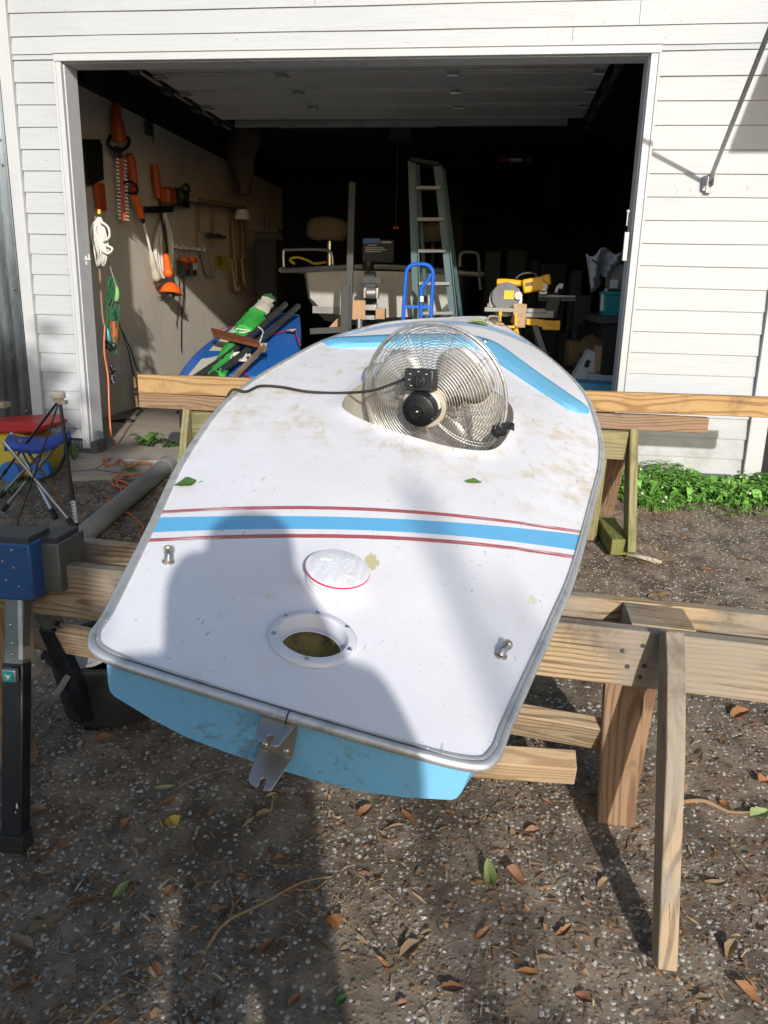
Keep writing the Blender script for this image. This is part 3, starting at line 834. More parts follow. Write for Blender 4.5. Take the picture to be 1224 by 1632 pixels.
# splash rail
def splash():
    pts = [(-.668, 2.585), (-.50, 2.74), (-.34, 2.90), (-.16, 3.06), (-.02, 3.175), (.055, 3.20), (.13, 3.12), (.28, 2.90), (.45, 2.68), (.632, 2.475)]
    P = cr([(x * K, y * K, 0) for x, y in pts], 5); n = len(P); mb = MB(); rows = []
    for i, p in enumerate(P):
        t = (P[min(i + 1, n - 1)] - P[max(i - 1, 0)]).normalized(); nn = Vector((-t.y, t.x, 0))
        e = min(i, n - 1 - i) / 2.0; w = .066 * (max(0.25, 1 - (1 - min(1, e)) ** 3.5) ** .5); 
        mid = 1 - abs(i / (n - 1) - .5) * 2
        w *= .88 + .3 * mid; hh = .020 + .004 * mid
        prof = [(-1.03, 0), (-1.0, .55), (-.92, .96), (-.3, 1.0), (.3, 1.0), (.92, .96), (1.0, .55), (1.03, 0)]
        rows.append([Vector((p.x + nn.x * w * a, p.y + nn.y * w * a, camber(p.x + nn.x * w * a, p.y + nn.y * w * a) - .003 + hh * b * min(1, .35 + e))) for a, b in prof])
    mb.grid(rows); mb.poly(rows[0]); mb.poly(rows[-1][::-1]); return mb
part(boat, 'splash_rail', splash(), M['splash'], local=True, smooth=60)
# inspection port ring
mb = MB(); T = Matrix.Translation(PC)
mb.lathe([(.0815, -.001), (.081, .004), (.077, .0075), (.068, .009), (.0635, .0085), (.060, .003), (.0585, -.012), (.0575, -.013), (.0568, -.024), (.0545, -.025)], T, 48, cap=False)
ring = part(boat, 'port_ring', mb, M['ringplastic'], local=True, smooth=50)
for u, v in ((450, 983), (507, 975), (557, 1003), (552, 1040), (491, 1048), (438, 1017)):
    p = bd(u, v); q = PC + (p - PC).normalized() * .0715
    s = MB(); s.lathe([(.0052, .006), (.005, .0105), (.003, .0118), (.0005, .012)], Matrix.Translation((q.x, q.y, PC.z)), 12); s.box((q.x, q.y, PC.z + .012), (.007, .0012, .001)); part(ring, 'screw', s, M['chrome'], local=True)
mb = MB()
rr = random.Random(5); rows = []
for j in range(9):
    row = []
    for i in range(17):
        a = -.35 + math.pi * 1.25 * i / 16; row.append(PC + Vector((math.cos(a) * (.075 + .012 * rr.random()) * (1 - .05 * j), math.sin(a) * (.075 + .012 * rr.random()) * (1 - .05 * j), -.03 - .011 * j)))
    rows.append(row)
mb.grid(rows); part(boat, 'flotation_foam', mb, M['foam'], local=True, smooth=60)
mb = MB(); mb.lathe([(.09, -.118), (.05, -.117), (.001, -.116)], T, 20); part(boat, 'bilge', mb, M['black'], local=True)
# rudder gudgeon plate on the transom
mb = MB()
mb.prism([(-.028, -.012), (.030, -.012), (.030, -.092), (-.028, -.092)], .004, Matrix.Translation((.006, -.003, 0)) @ Matrix(((1, 0, 0, 0), (0, 0, 1, 0), (0, 1, 0, 0), (0, 0, 0, 1))))
def tab(L, n):
    a = [(-.029, 0), (.029, 0), (.029, -.006), (.012 + .004, -L), (.004, -L - .004), (.0035, -L + .004), (.006, -L + .011), (.003, -L + .016), (-.003, -L + .016), (-.007, -L + .011), (-.005, -L + .004), (-.008, -L - .002), (-.018, -L), (-.025, -L + .008)]
    return a
mb.prism(tab(.058, 0), .004, Matrix.Translation((.006, -.004, -.014)) @ Matrix.Rotation(.12, 4, 'X'))
mb.prism(tab(.062, 0), .004, Matrix.Translation((.006, -.004, -.092)) @ Matrix.Rotation(.38, 4, 'X'))
gp = part(boat, 'rudder_bracket', mb, M['steel'], local=True, bevel=.0008)
for x in (-.013, .024):
    s = MB(); s.ball((x, -.006, -.080), .005, 10, (1, .6, 1)); part(gp, 'screw', s, M['chrome'], local=True)
# bridle eyes near the stern corners
for u, v, r in ((268, 893, .5), (800, 1043, -.35)):
    p = bd(u, v); T = Matrix.Translation(p) @ Matrix.Rotation(r, 4, 'Z')
    s = MB(); s.lathe([(.013, 0), (.012, .003), (.006, .005), (.0005, .005)], T @ Matrix.Translation((0, -.006, 0)), 14)
    s.tube([T @ Vector((0, -.010, .004)), T @ Vector((0, -.004, .012)), T @ Vector((0, .010, .014)), T @ Vector((0, .022, .014))], [.009, .0085, .0075, .0085], 12)
    s.tube([T @ Vector((0, .014, .014)), T @ Vector((0, .019, .014))], [.0105, .0105], 12)
    part(boat, 'bridle_eye', s, M['steel'], local=True, label=None)
# small fitting by the splash rail and the bow handle
p = bd(771, 551); s = MB(); s.lathe([(.016, 0), (.016, .004), (.006, .006), (.005, .020), (.0005, .021)], Matrix.Translation(p), 14); s.lathe([(.012, .016), (.014, .02), (.012, .026), (.0005, .028)], Matrix.Translation(p), 14); part(boat, 'deck_eye', s, M['chrome'], local=True)
p = Vector((.045, 3.96 * K, camber(.03, 3.96 * K))); s = MB(); s.tube(cr([p + Vector((-.03, -.02, 0)), p + Vector((-.025, -.02, .03)), p + Vector((.02, .0, .034)), p + Vector((.026, .0, 0))], 6), .006, 8); part(boat, 'bow_handle', s, M['galv'], local=True)
p = Vector((.06, 3.98 * K, camber(.05, 3.9 * K) + .005)); s = MB(); s.box(p, (.05, .10, .012), rz=.5); part(boat, 'bow_patch', s, M['cork'], local=True, bevel=.004)

# lid of the inspection port lying on the deck
p = bd(534, 930); T = BM @ Matrix.Translation(p) @ Matrix.Rotation(R(3), 4, 'X')
lid = thing('hatch_lid', 'round clear plastic screw lid with a red seal lying on the white deck', 'lid', M=T)
mb = MB(); mb.lathe([(.060, -.004), (.0605, .006), (.0585, .009), (.0605, .013), (.0585, .017), (.0605, .022), (.0585, .027), (.060, .032)], Matrix(), 48); part(lid, 'threaded_rim', mb, M['lidbody'], local=True, smooth=25)
mb = MB(); mb.tube([Vector((.0635 * math.cos(a), .0635 * math.sin(a), .0345)) for a in [2 * math.pi * k / 56 for k in range(56)]], .0021, 6, closed=True); part(lid, 'seal', mb, M['red'], local=True)
mb = MB(); mb.lathe([(.0625, .035), (.0645, .037), (.064, .0395), (.060, .041), (.0005, .0415)], Matrix(), 56); part(lid, 'cover', mb, M['lid'], local=True)
for sx, rz in ((-1, .2), (1, -.25)):
    q = Vector((sx * .030, -sx * .018, .0415)); mb = MB(); mb.prism([(-.012, -.007), (.012, -.005), (.003, .010)], .004, Matrix.Translation(q) @ Matrix.Rotation(rz, 4, 'Z')); part(lid, 'finger_grip', mb, M['white_plastic'], local=True, bevel=.001)
mb = MB()
for j in range(8):
    yy = .034 - .0095 * j; L = math.sqrt(max(0, .045 ** 2 - yy ** 2)); x = -L
    while x < L - .004:
        w = .003 + .007 * rnd.random(); mb.box((x + w / 2, yy, .0419), (w, .0022, .0006)); x += w + .003
part(lid, 'embossed_lines', mb, M['ringplastic'], local=True)

# ------------------------------------------------------------------ fan standing in the cockpit
FD = CAM + ray(692, 634) * 2.62
def fan_axes():
    d = (CAM - FD).normalized()
    lat = RT; ver = UP
    # the motor side looks towards the viewer, a little left and down
    n = (d * 1.0 - lat * math.tan(R(23)) - ver * math.tan(R(19))).normalized()
    u = (UP - n * UP.dot(n)).normalized(); r = u.cross(n)
    m = Matrix((r, u, n)).transposed().to_4x4(); m.translation = FD; return m @ Matrix.Scale(.905, 4)
FM = fan_axes()
fan = thing('floor_fan', 'round wire cage fan with a black motor standing in the boat cockpit', 'fan', M=FM)
FR = .274
def dome(r, side):
    t = min(1, max(0, (r - .075) / (FR - .075)))
    return side * (.085 * math.sqrt(max(0, 1 - t ** 2.6)) + .012)
def circ(r, z, n=72): return [Vector((r * math.cos(2 * math.pi * k / n), r * math.sin(2 * math.pi * k / n), z)) for k in range(n)]
for side, nm in ((1, 'rear_guard'), (-1, 'front_guard')):
    mb = MB(); N = 20
    for i in range(N):
        r = .075 + (FR - .079) * i / (N - 1); mb.tube(circ(r, dome(r, side)), .0014, 4, closed=True)
    for k in range(10):
        a = 2 * math.pi * (k + .3) / 10
        for da in (-.03, .03):
            P = []
            for i in range(14):
                r = .07 + (FR - .07) * i / 13; aa = a + da + side * .35 * (i / 13); P.append(Vector((r * math.cos(aa), r * math.sin(aa), dome(r, side) - side * .0025)))
            mb.tube(P, .0016, 4)
            if side < 0: break
    g_ = part(fan, nm, mb, M['wire'], local=True, smooth=60)
    if side > 0:
        mb = MB(); mb.lathe([(.066, .088), (.080, .094), (.082, .098), (.080, .101), (.066, .101)], Matrix(), 40, cap=False); part(g_, 'hub_plate', mb, M['beige'], local=True)
    else:
        mb = MB(); mb.lathe([(.085, -.099), (.0850, -.104), (.0005, -.106)], Matrix(), 32); part(g_, 'badge', mb, M['galv'], local=True)
mb = MB(); mb.tube(circ(FR, 0), .0065, 8, closed=True); mb.tube(circ(FR - .003, .020), .0022, 6, closed=True); mb.tube(circ(FR - .003, -.020), .0022, 6, closed=True); part(fan, 'rim', mb, M['wire'], local=True, smooth=60)
for k in range(3):
    mb = MB(); rows = []
    a0 = 2 * math.pi * k / 3 + .5
    for i in range(9):
        r = .05 + .185 * i / 8; w = .55 + .25 * math.sin(math.pi * i / 8) - .18 * (i / 8) ** 3
        rows.append([Vector((r * math.cos(a0 + w * (j / 6 - .5) * 2), r * math.sin(a0 + w * (j / 6 - .5) * 2), .022 * (j / 6 - .5) * 2 + .012 * math.cos(math.pi * (j / 6 - .5)))) for j in range(7)])
    mb.grid(rows); b_ = part(fan, 'blade', mb, M['blade'], local=True, smooth=60)
    s_ = b_.modifiers.new('thick', 'SOLIDIFY'); s_.thickness = .0018
mb = MB(); mb.lathe([(.0005, -.03), (.045, -.03), (.048, .02), (.0005, .022)], Matrix(), 24); part(fan, 'hub', mb, M['beige'], local=True)
mb = MB(); mb.lathe([(.04, .03), (.064, .05), (.064, .14), (.061, .150)], Matrix(), 40); mt = part(fan, 'motor', mb, M['black_plastic'], local=True)
mb = MB()
mb.lathe([(.061, .150), (.059, .160), (.046, .168), (.016, .170), (.0005, .170)], Matrix(), 40)
for k in range(40):
    a = 2 * math.pi * k / 40; mb.box((0, 0, 0), (.034, .0035, .012), Matrix.Rotation(a, 4, 'Z') @ Matrix.Translation((.040, 0, .168)) @ Matrix.Rotation(R(20), 4, 'Y'))
cp = part(mt, 'end_cover', mb, M['black'], local=True)
mb = MB()
for k in range(4):
    a = 2 * math.pi * (k + .3) / 4
    mb = MB(); mb.ball((.057 * math.cos(a + .5), .057 * math.sin(a + .5), .163), .0045, 8); part(mt, 'screw', mb, M['chrome'], local=True)
mb = MB(); mb.ball((0, 0, .172), .007, 10); part(mt, 'shaft_cap', mb, M['chrome'], local=True)
mb = MB(); rows = [[], []]
for i in range(9):
    a = -.15 + 1.35 * i / 8
    for j, z in enumerate((.068, .128)): rows[j].append(Vector((.0648 * math.cos(a), .0648 * math.sin(a), z)))
mb.grid(rows); part(mt, 'data_label', mb, M['white_plastic'], local=True)
mb = MB(); rows = [[], []]
for i in range(4):
    a = -.12 + .22 * i / 3
    for j, z in enumerate((.075, .105)): rows[j].append(Vector((.0653 * math.cos(a), .0653 * math.sin(a), z)))
mb.grid(rows); part(mt, 'stamp', mb, M['net_green'], local=True)
# speed switch box
CT = Matrix.Translation((.012, .100, .118)) @ Matrix.Rotation(R(-8), 4, 'Z') @ Matrix.Rotation(R(-12), 4, 'X')
mb = MB(); mb.box((0, 0, .0), (.108, .076, .055), CT); cb = part(fan, 'switch_box', mb, M['black_plastic'], local=True, bevel=.005)
mb = MB(); mb.lathe([(.024, .026), (.024, .032), (.017, .034), (.016, .046), (.0005, .047)], CT @ Matrix.Translation((.004, -.004, 0)), 24); mb.box((.004, -.004, .048), (.006, .034, .012), CT); part(cb, 'knob', mb, M['black'], local=True, bevel=.001)
for x, y in ((-.030, .02), (-.034, 0), (-.026, -.02), (.0, .030), (.03, .022)): mb = MB(); mb.box((x, y, .0282), (.007, .0022, .0006), CT); part(cb, 'dial_mark', mb, M['white_plastic'], local=True)
for x, y in ((-.047, .031), (.047, .031), (-.047, -.031), (.047, -.031)): mb = MB(); mb.ball(CT @ Vector((x, y, .028)), .0026, 6); part(cb, 'screw', mb, M['galv'], local=True)
mb = MB(); mb.tube([CT @ Vector((.0, -.04, 0)), CT @ Vector((.005, -.055, .01)), Vector((-.01, .05, .12))], .005, 6); part(cb, 'lead', mb, M['black'], local=True)
# side knobs and the yoke
for sx in (-1, 1):
    mb = MB(); mb.cyl((sx * FR, -.12, 0), (sx * (FR - .03), -.12, 0), .014, 12); mb.cyl((sx * (FR - .055), -.13, .02), (sx * (FR - .015), -.13, .03), .021, 8); mb.ball((sx * (FR - .035), -.13, .045), .017, 8); part(fan, 'clamp_knob', mb, M['black_plastic'], local=True)
mb = MB(); mb.tube(cr([(-FR - .004, -.12, -.01), (-FR + .03, -.22, -.05), (-.14, -.30, -.09), (.14, -.30, -.09), (FR - .03, -.22, -.05), (FR + .004, -.12, -.01)], 6), .010, 8); part(fan, 'stand', mb, M['black'], local=True)
# fan cord over the deck and the rail
cp0 = FM @ (CT @ Vector((-.059, .0, 0)))
pts = [cp0, CAM + ray(625, 612) * 2.53, CAM + ray(590, 623) * 2.55]
for u, v in ((540, 629), (490, 627), (450, 620), (415, 618), (392, 627)): pts.append(BM @ (bd(u, v) + Vector((0, 0, .006))))
pe = BM @ Vector((-wl(1.30) - .018, 1.30, .004)); pts += [pe, pe + Vector((-.02, -.05, -.12)), pe + Vector((.02, -.08, -.35)), pe + Vector((-.03, -.02, -.52))]
mb = MB(); mb.tube(cr(pts, 8), .0045, 8); single('power_cord', mb, M['rubber'], 'black power cord running from the fan across the deck', 'cord')

# ------------------------------------------------------------------ leaves
def leaf_mesh(L, w, curl, kind=0, seed=0):
    r = random.Random(seed); mb = MB(); n = 9
    if kind == 0:
        rows = []; r0 = r.random(); sk = (r.random() - .5) * .5
        for i in range(n + 1):
            t = i / n; ww = w * (math.sin(math.pi * min(1, (t ** (.75 + .5 * r0)) * .96 + .02)) ** (.6 + .5 * r0)) * (1 + .25 * (r.random() - .3))
            z = curl * L * (t - .5) ** 2 + .03 * L * math.sin(t * 5 + seed)
            rows.append([Vector(((t - .5) * L, s * ww / 2 * (1 + .25 * r.random() * (abs(s) == 1)) + sk * L * t * t, z + abs(s) * ww * (.22 + .5 * curl) + .012 * L * math.sin(7 * t + 3 * s))) for s in (-1, -.5, 0, .5, 1)])
        mb.grid(rows); mb.tube([Vector((L / 2, 0, rows[-1][2].z)), Vector((L * .68, .02 * L, .04 * L + rows[-1][2].z))], L * .012, 4)
    else:                                                   # lobed
        pts = []
        for i in range(44):
            a = 2 * math.pi * i / 44; lob = .55 + .45 * abs(math.cos(2.5 * a)) ** 1.2
            pts.append(Vector((L * .5 * lob * math.cos(a), w * .5 * lob * math.sin(a), curl * L * (.25 * math.cos(a) ** 2 + .1 * math.sin(3 * a)))))
        c = mb.bm.verts.new((0, 0, 0)); v = mb.verts(pts)
        for i in range(44): mb.face([c, v[i], v[(i + 1) % 44]])
        mb.tube([Vector((L * .5, 0, .02)), Vector((L * .78, .03 * L, .03))], L * .012, 4)
    return mb
def put_leaf(name, p, n, L, w, curl, ang, mat, label, cat='leaf', group=None, kind=0, seed=0, src=None):
    if src: o = src.copy(); C.objects.link(o)
    else: o = finish(name, leaf_mesh(L, w, curl, kind, seed), mat, None, 60)
    z = Vector(n).normalized(); x = Vector((math.cos(ang), math.sin(ang), 0)); x = (x - z * x.dot(z)).normalized(); m = Matrix((x, z.cross(x), z)).transposed().to_4x4(); m.translation = p
    o.matrix_world = m
    tag(o, label, cat, group); return o
def deckp(u, v, h=.004): return BM @ (bd(u, v) + Vector((0, 0, h)))
put_leaf('green_leaf', deckp(297, 775), Bu, .060, .030, .1, .75, M['leaf_grn'], 'glossy green oval leaf on the deck beside the left rail', seed=2)
put_leaf('green_leaf', deckp(753, 771), Bu, .045, .020, .3, .5, M['leaf_grn'], 'small torn green leaf on the deck below the fan', seed=4)
put_leaf('green_leaf', deckp(762, 519, .008), Bu, .12, .05, .2, .2, M['leaf_pale'], 'pale green leaf lying near the bow of the white boat', seed=6)
def gp_(u, v, h=.006):
    p = ag(u, v); return p + Vector((0, 0, h + .012 * math.sin(p.x * 1.9 + p.y * 1.3) + .008 * math.sin(p.x * 4.1 - p.y * 3.3 + 1)))
GN = Vector((0, -.137, 1))
put_leaf('oak_leaf', gp_(68, 1462), GN, .085, .055, .12, .6, M['leaf_tan'], 'large tan lobed oak leaf at the lower left of the gravel', kind=1, seed=1)
put_leaf('fallen_leaf', gp_(275, 1308), GN, .040, .036, .3, 2.4, M['leaf_yel'], 'bright yellow folded leaf on the gravel below the blue transom', seed=3)
put_leaf('fallen_leaf', gp_(194, 1414), GN, .055, .018, .4, 1.1, M['leaf_pale'], 'pale green forked leaf on sunny gravel', seed=5)
put_leaf('fallen_leaf', gp_(262, 1256), GN, .055, .016, .1, .1, M['leaf_pale'], 'flat lime green leaf just under the transom corner', seed=8)
put_leaf('fallen_leaf', gp_(778, 1412), GN, .085, .026, .7, 1.8, M['leaf_pale'], 'long curled olive leaf standing up from the gravel', seed=9)
put_leaf('fallen_leaf', gp_(544, 1604), GN, .030, .018, .2, .9, M['leaf_grn'], 'small dark green leaf at the bottom edge of the gravel', seed=12)
put_leaf('fallen_leaf', gp_(1210, 1305), GN, .06, .035, .3, .4, M['leaf_pale'], 'light green leaf on the gravel far right of the sawhorse leg', seed=14)
put_leaf('fallen_leaf', gp_(1022, 888), GN, .16, .07, .25, -.4, M['leaf_tan'], 'pile-topping tan leaf beside the green mossy sawhorse foot', kind=1, seed=15)
put_leaf('fallen_leaf', gp_(1048, 944), GN, .11, .06, .2, .3, M['leaf_tan'], 'pale star shaped leaf on the dark gravel beyond the front sawhorse', kind=1, seed=16)
spots = [(425, 1518, .07, .022, .5, .9), (140, 1428, .072, .02, .5, .75), (268, 1415, .055, .026, .3, 2.3), (590, 1420, .03, .02, .4, 1), (536, 1476, .042, .034, .3, 1.2), (655, 1528, .06, .038, .3, .2), (610, 1545, .055, .02, .5, -.3), (265, 1278, .06, .015, .4, .8), (580, 1300, .045, .02, .5, .6), (650, 1312, .065, .018, .4, -.4), (630, 1325, .06, .014, .4, .1), (715, 1305, .04, .018, .2, .5), (820, 1410, .05, .024, .5, -.7), (848, 1338, .045, .026, .4, .7), (680, 1500, .036, .016, .4, .2),
         (30, 1495, .07, .03, .3, .1), (105, 1340, .04, .03, .2, 1.3), (30, 1565, .06, .03, .3, .4), (290, 1590, .03, .016, .4, .2), (350, 1600, .03, .02, .4, 2), (1140, 1420, .075, .024, .4, -.35), (1155, 1290, .05, .02, .4, -.2), (1095, 1290, .05, .018, .5, -.3), (1180, 1145, .06, .032, .3, .1), (1135, 1178, .05, .015, .4, -.4), (1215, 1250, .04, .03, .4, 1), (1100, 1415, .05, .016, .4, .2),
         (1125, 905, .05, .02, .3, .3), (1185, 890, .05, .016, .3, -.2), (180, 838, .09, .03, .4, .3), (185, 862, .08, .03, .3, -.3), (60, 1290, .045, .03, .3, 1.0), (165, 1180, .06, .03, .5, .3), (205, 1195, .05, .022, .4, 1.2), (200, 1310, .04, .025, .4, 2.2), (420, 1300, .04, .02, .3, .2), (445, 1370, .035, .02, .4, 1.2), (470, 1600, .04, .02, .4, .7), (840, 1560, .05, .02, .4, .3), (900, 1500, .04, .018, .5, 1.1), (960, 1420, .045, .02, .4, .5), (880, 1450, .04, .014, .3, -.6), (1160, 1520, .05, .02, .4, .9), (1190, 1590, .06, .022, .4, -.5), (1120, 1600, .045, .025, .4, .2), (930, 1600, .05, .02, .4, .1), (770, 1500, .045, .016, .4, .4), (500, 1320, .03, .015, .3, .5), (385, 1395, .035, .012, .3, 2), (1195, 1370, .04, .016, .4, .4), (1150, 1060 + 130, .04, .018, .4, .9), (1075, 1170, .05, .013, .4, -.3), (720, 1590, .05, .02, .4, -.4), (640, 1610, .03, .014, .4, 1.0), (250, 1540, .04, .016, .4, -.8), (90, 1600, .04, .02, .4, 1.5), (310, 1480, .03, .014, .4, .1), (870, 1290, .04, .014, .4, .1), (1010, 860 + 90, .05, .02, .3, .9), (1090, 850, .06, .02, .3, .2), (1200, 925, .05, .02, .3, 1.2)]
protos = {}
for i, (u, v, L, w, cu, a) in enumerate(spots):
    p = gp_(u, v); mk = 'dry' if rnd.random() < .72 else 'tan'
    sc_ = .62 + .5 * rnd.random(); o = put_leaf('dry_leaf', p, GN + Vector(((rnd.random() - .5) * .6, (rnd.random() - .5) * .6, 0)), L * sc_, w * sc_ * (.8 + .5 * rnd.random()), cu * (.3 + rnd.random()), a + (rnd.random() - .5) * 1.6, M['leaf_' + mk], 'dry orange brown leaf curled on the gravel driveway' if mk == 'dry' else 'faded tan leaf curled on the gravel driveway', group='dry leaves fallen on the driveway', seed=20 + i)
# twigs
def stick(pts, r, label, name='twig'):
    P = [gp_(u, v, .006 + .01 * (k % 2)) for k, (u, v) in enumerate(pts)]
    mb = MB(); c = cr(P, 5); mb.tube(c, [r * (1 - .6 * i / (len(c) - 1)) for i in range(len(c))], 6); return mb
mb = stick([(330, 1510), (360, 1475), (420, 1440), (480, 1415), (530, 1402)], .0038, ''); mb.tube(cr([gp_(360, 1475), gp_(372, 1440), gp_(362, 1402)], 4), .0026, 5); mb.tube(cr([gp_(470, 1420), gp_(500, 1422), gp_(520, 1408)], 4), .002, 5)
single('twig', mb, M['cork'], 'forked bare twig on the shaded gravel in front of the boat', 'twig')
mb = stick([(1085, 1288), (1120, 1290), (1160, 1300), (1195, 1305)], .006, ''); single('twig', mb, M['cork'], 'thick brown stick on the gravel right of the sawhorse leg', 'twig')
mb = stick([(130, 1632), (170, 1600), (215, 1572)], .003, ''); single('twig', mb, M['cork'], 'thin straight twig at the bottom left of the gravel', 'twig')
mb = stick([(285, 1252), (320, 1242), (365, 1225)], .0025, ''); single('twig', mb, M['cork'], 'small twig just below the blue transom', 'twig')
mb = MB(); P = [ag(1115, 772, .05), ag(1150, 774, .06), ag(1185, 772, .05)]; mb.tube(cr(P, 5), .008, 6); single('red_stick', mb, M['red_plastic'], 'short red stick lying in the clover', 'stick')

# ------------------------------------------------------------------ sawhorses
rs = thing('sawhorse', 'mossy timber sawhorse under the bow end close to the garage door', 'sawhorse', (2.0, -.78, -.1))
YR = -.80
plank(rs, 'beam', (.675, YR + .022, .441), (3.345, YR + .022, .436), .070, .040, (0, 0, 1), M['brown_wood'])
up_ = plank(None, 'loose_board', (.675, YR + .02, .5225), (3.86, YR + .02, .5275), .090, .040, (0, 0, 1), M['new_wood'], 'long yellow timber laid along the top of the rear sawhorse', 'board')
def rear_leg(xc, side):
    # gusset block, splayed leg towards the viewer with its edge out, inner posts and a mossy foot
    b = side
    plank(rs, 'gusset', (xc - b * .17, YR - .020, .338), (xc + b * .045, YR - .020, .336), .128, .036, (0, 0, 1), M['green_wood'])
    plank(rs, 'leg', (xc + b * .066, YR + .015, .395), (xc + b * .078, YR - .17, zg(YR - .15) + .01), .13, .036, (0, 1, 0), M['green_wood'])
    plank(rs, 'leg', (xc + b * .02, YR + .03, .40), (xc + b * .02, YR + .30, zg(YR + .3) - .01), .09, .036, (1, 0, 0), M['brown_wood'])
    plank(rs, 'post', (xc - b * .06, YR - .003, .275), (xc - b * .075, YR - .004, zg(YR) - .01), .045, .036, (1, 0, 0), M['green_wood'])
    plank(rs, 'foot', (xc + b * .00, YR + .08, zg(YR) + .045), (xc + b * .035, YR - .19, zg(YR - .19) + .045), .075, .085, (0, 0, 1), M['moss_wood'])
rear_leg(2.955, 1)
rear_leg(1.00, -1)
plank(rs, 'brace', (1.03, YR + .05, .05), (2.92, YR + .05, .05), .09, .036, (0, 0, 1), M['brown_wood'])

fs = thing('sawhorse', 'broad sawhorse of weathered planks under the stern of the boat', 'sawhorse', (2.3, -2.6, -.35))
zt = lambda x: .345 - .0450 * x
YF = -2.68
plank(fs, 'front_plank', (.80, YF + .02, zt(.80) - .072), (3.42, YF + .02, zt(3.42) - .072), .144, .038, (.045, 0, 1), M['tan_wood'])
plank(fs, 'back_plank', (1.02, YF + .200, zt(1.02) - .070), (3.42, YF + .200, zt(3.42) - .066), .144, .038, (.045, 0, 1), M['tan_wood'])
plank(fs, 'spacer', (2.735, YF + .110, zt(2.74) - .04), (2.885, YF + .110, zt(2.885) - .04), .085, .142, (0, 0, 1), M['tan_wood'])
plank(fs, 'spacer', (1.46, YF + .110, zt(1.5) - .05), (1.60, YF + .110, zt(1.6) - .05), .085, .142, (0, 0, 1), M['tan_wood'])
mb = MB()
for u, v in ((992, 1037), (1025, 1029), (1000, 1062), (1027, 1061), (1020, 1079)):
    mb = MB(); p = ay(u, v, YF - .0005); mb.cyl(p, p + Vector((0, -.0025, 0)), .0052, 10); part(fs, 'bolt_head', mb, M['dark_grey'])
t0 = Vector((2.812, YF - .017, .232)); t1 = Vector((2.806, -3.012, zg(-3.012) + .022))
# splayed front leg: edge towards the viewer, shoulder two thirds of the way down
Ml = look((t0 + t1) / 2, t0 - t1, (1, 0, 0)); LL = (t0 - t1).length
mb = MB(); mb.prism([(-LL / 2, -.022), (-LL / 2, .038), (LL * .12, .075), (LL / 2 - .10, .068), (LL / 2, .045), (LL / 2, -.022)], .040, Ml)
lg = finish('leg', mb, M['tan_wood'], Ml.inverted(), 35, .003); lg.parent = fs; lg.matrix_basis = ROOTM[fs.name].inverted() @ Ml
p0 = ay(993, 1092, YF + .055); p1 = ay(987, 1316, YF + .075)
plank(fs, 'post', p0 + Vector((0, 0, .05)), (p1.x - .01, p1.y, zg(p1.y) + .002), .094, .040, (1, 0, 0), M['brown_wood'])
plank(fs, 'post', p0 + Vector((.055, .03, .06)), (2.79, YF + .16, zg(YF + .2) + .002), .05, .09, (1, 0, 0), M['brown_wood'])
plank(fs, 'post', (1.10, YF + .06, .15), (1.08, YF + .08, zg(YF + .08)), .094, .040, (1, 0, 0), M['brown_wood'])
plank(fs, 'leg', (1.02, YF + .26, .26), (1.02, -2.2, zg(-2.2) + .02), .10, .040, (0, 1, 0), M['tan_wood'])
pa = ay(815, 1145, YF + .10); pb = ay(966, 1172, YF + .10)
plank(fs, 'brace', pa + (pa - pb) * 8, pb + Vector((.02, 0, 0)), .098, .038, (.05, -.55, 1), M['tan_wood'])
pa = ay(780, 1207, YF + .03); pb = ay(917, 1216, YF + .03)
plank(None, 'offcut', pa + (pa - pb) * 1.6 + Vector((0, 0, -.012)), pb + Vector((0, 0, -.012)), .075, .055, (.02, -.5, 1), M['pale_wood'], 'short pale timber offcut lying under the front sawhorse brace', 'offcut')

# ------------------------------------------------------------------ left side of the driveway
wbn = thing('workbench', 'folding blue workbench with black splayed legs at the left edge', 'workbench', (1.18, -2.72, -.4))
YW = -2.76
def cuboid(par, name, u0, u1, v0, v1, Y, dep, mat, bev=.003, label=None, root=None):
    a = ay(u0, v1, Y); b = ay(u1, v0, Y); c = (a + b) / 2
    mb = MB(); mb.box(c + Vector((0, dep / 2, 0)), (abs(b.x - a.x), dep, abs(b.z - a.z)))
    if par is None: return mb
    return part(par, name, mb, mat, bevel=bev, label=label)
jb = cuboid(wbn, 'jaw', -150, 46, 868, 944, YW, .10, M['bench_blue'], .006, 'blue steel jaw')
mb = cuboid(None, '', -150, 44, 858, 869, YW + .004, .098, None); mb.box(ay(22, 857, YW + .05), (.035, .055, .010)); mb.box(ay(-20, 857, YW + .05), (.035, .055, .010)); part(jb, 'jaw_pad', mb, M['dark_grey'], bevel=.003)
jg = cuboid(wbn, 'jaw', 54, 92, 868, 942, YW + .05, .13, M['bench_grey'], .004, 'bare metal jaw')
mb = cuboid(None, '', 58, 90, 858, 869, YW + .056, .11, None); mb.box(ay(74, 856, YW + .11), (.04, .05, .010)); part(jg, 'jaw_pad', mb, M['dark_grey'], bevel=.003)
a = ay(96, 905, YW + .12); mb = MB(); mb.box(a + Vector((.006, 0, 0)), (.022, .10, .085)); mb.box(a + Vector((.02, -.045, 0)), (.012, .012, .085)); part(jg, 'jaw_channel', mb, M['galv'], bevel=.002)
for u, v in ((18, 877), (22, 905), (10, 925), (4, 895), (30, 935)): mb = MB(); mb.ball(ay(u, v, YW - .001), .0035, 8, (1, .5, 1)); part(jb, 'rivet', mb, M['galv'])
l0 = ay(30, 944, YW + .03); l1 = ay(27, 1060, YW - .03); l2 = ag(25, 1350)
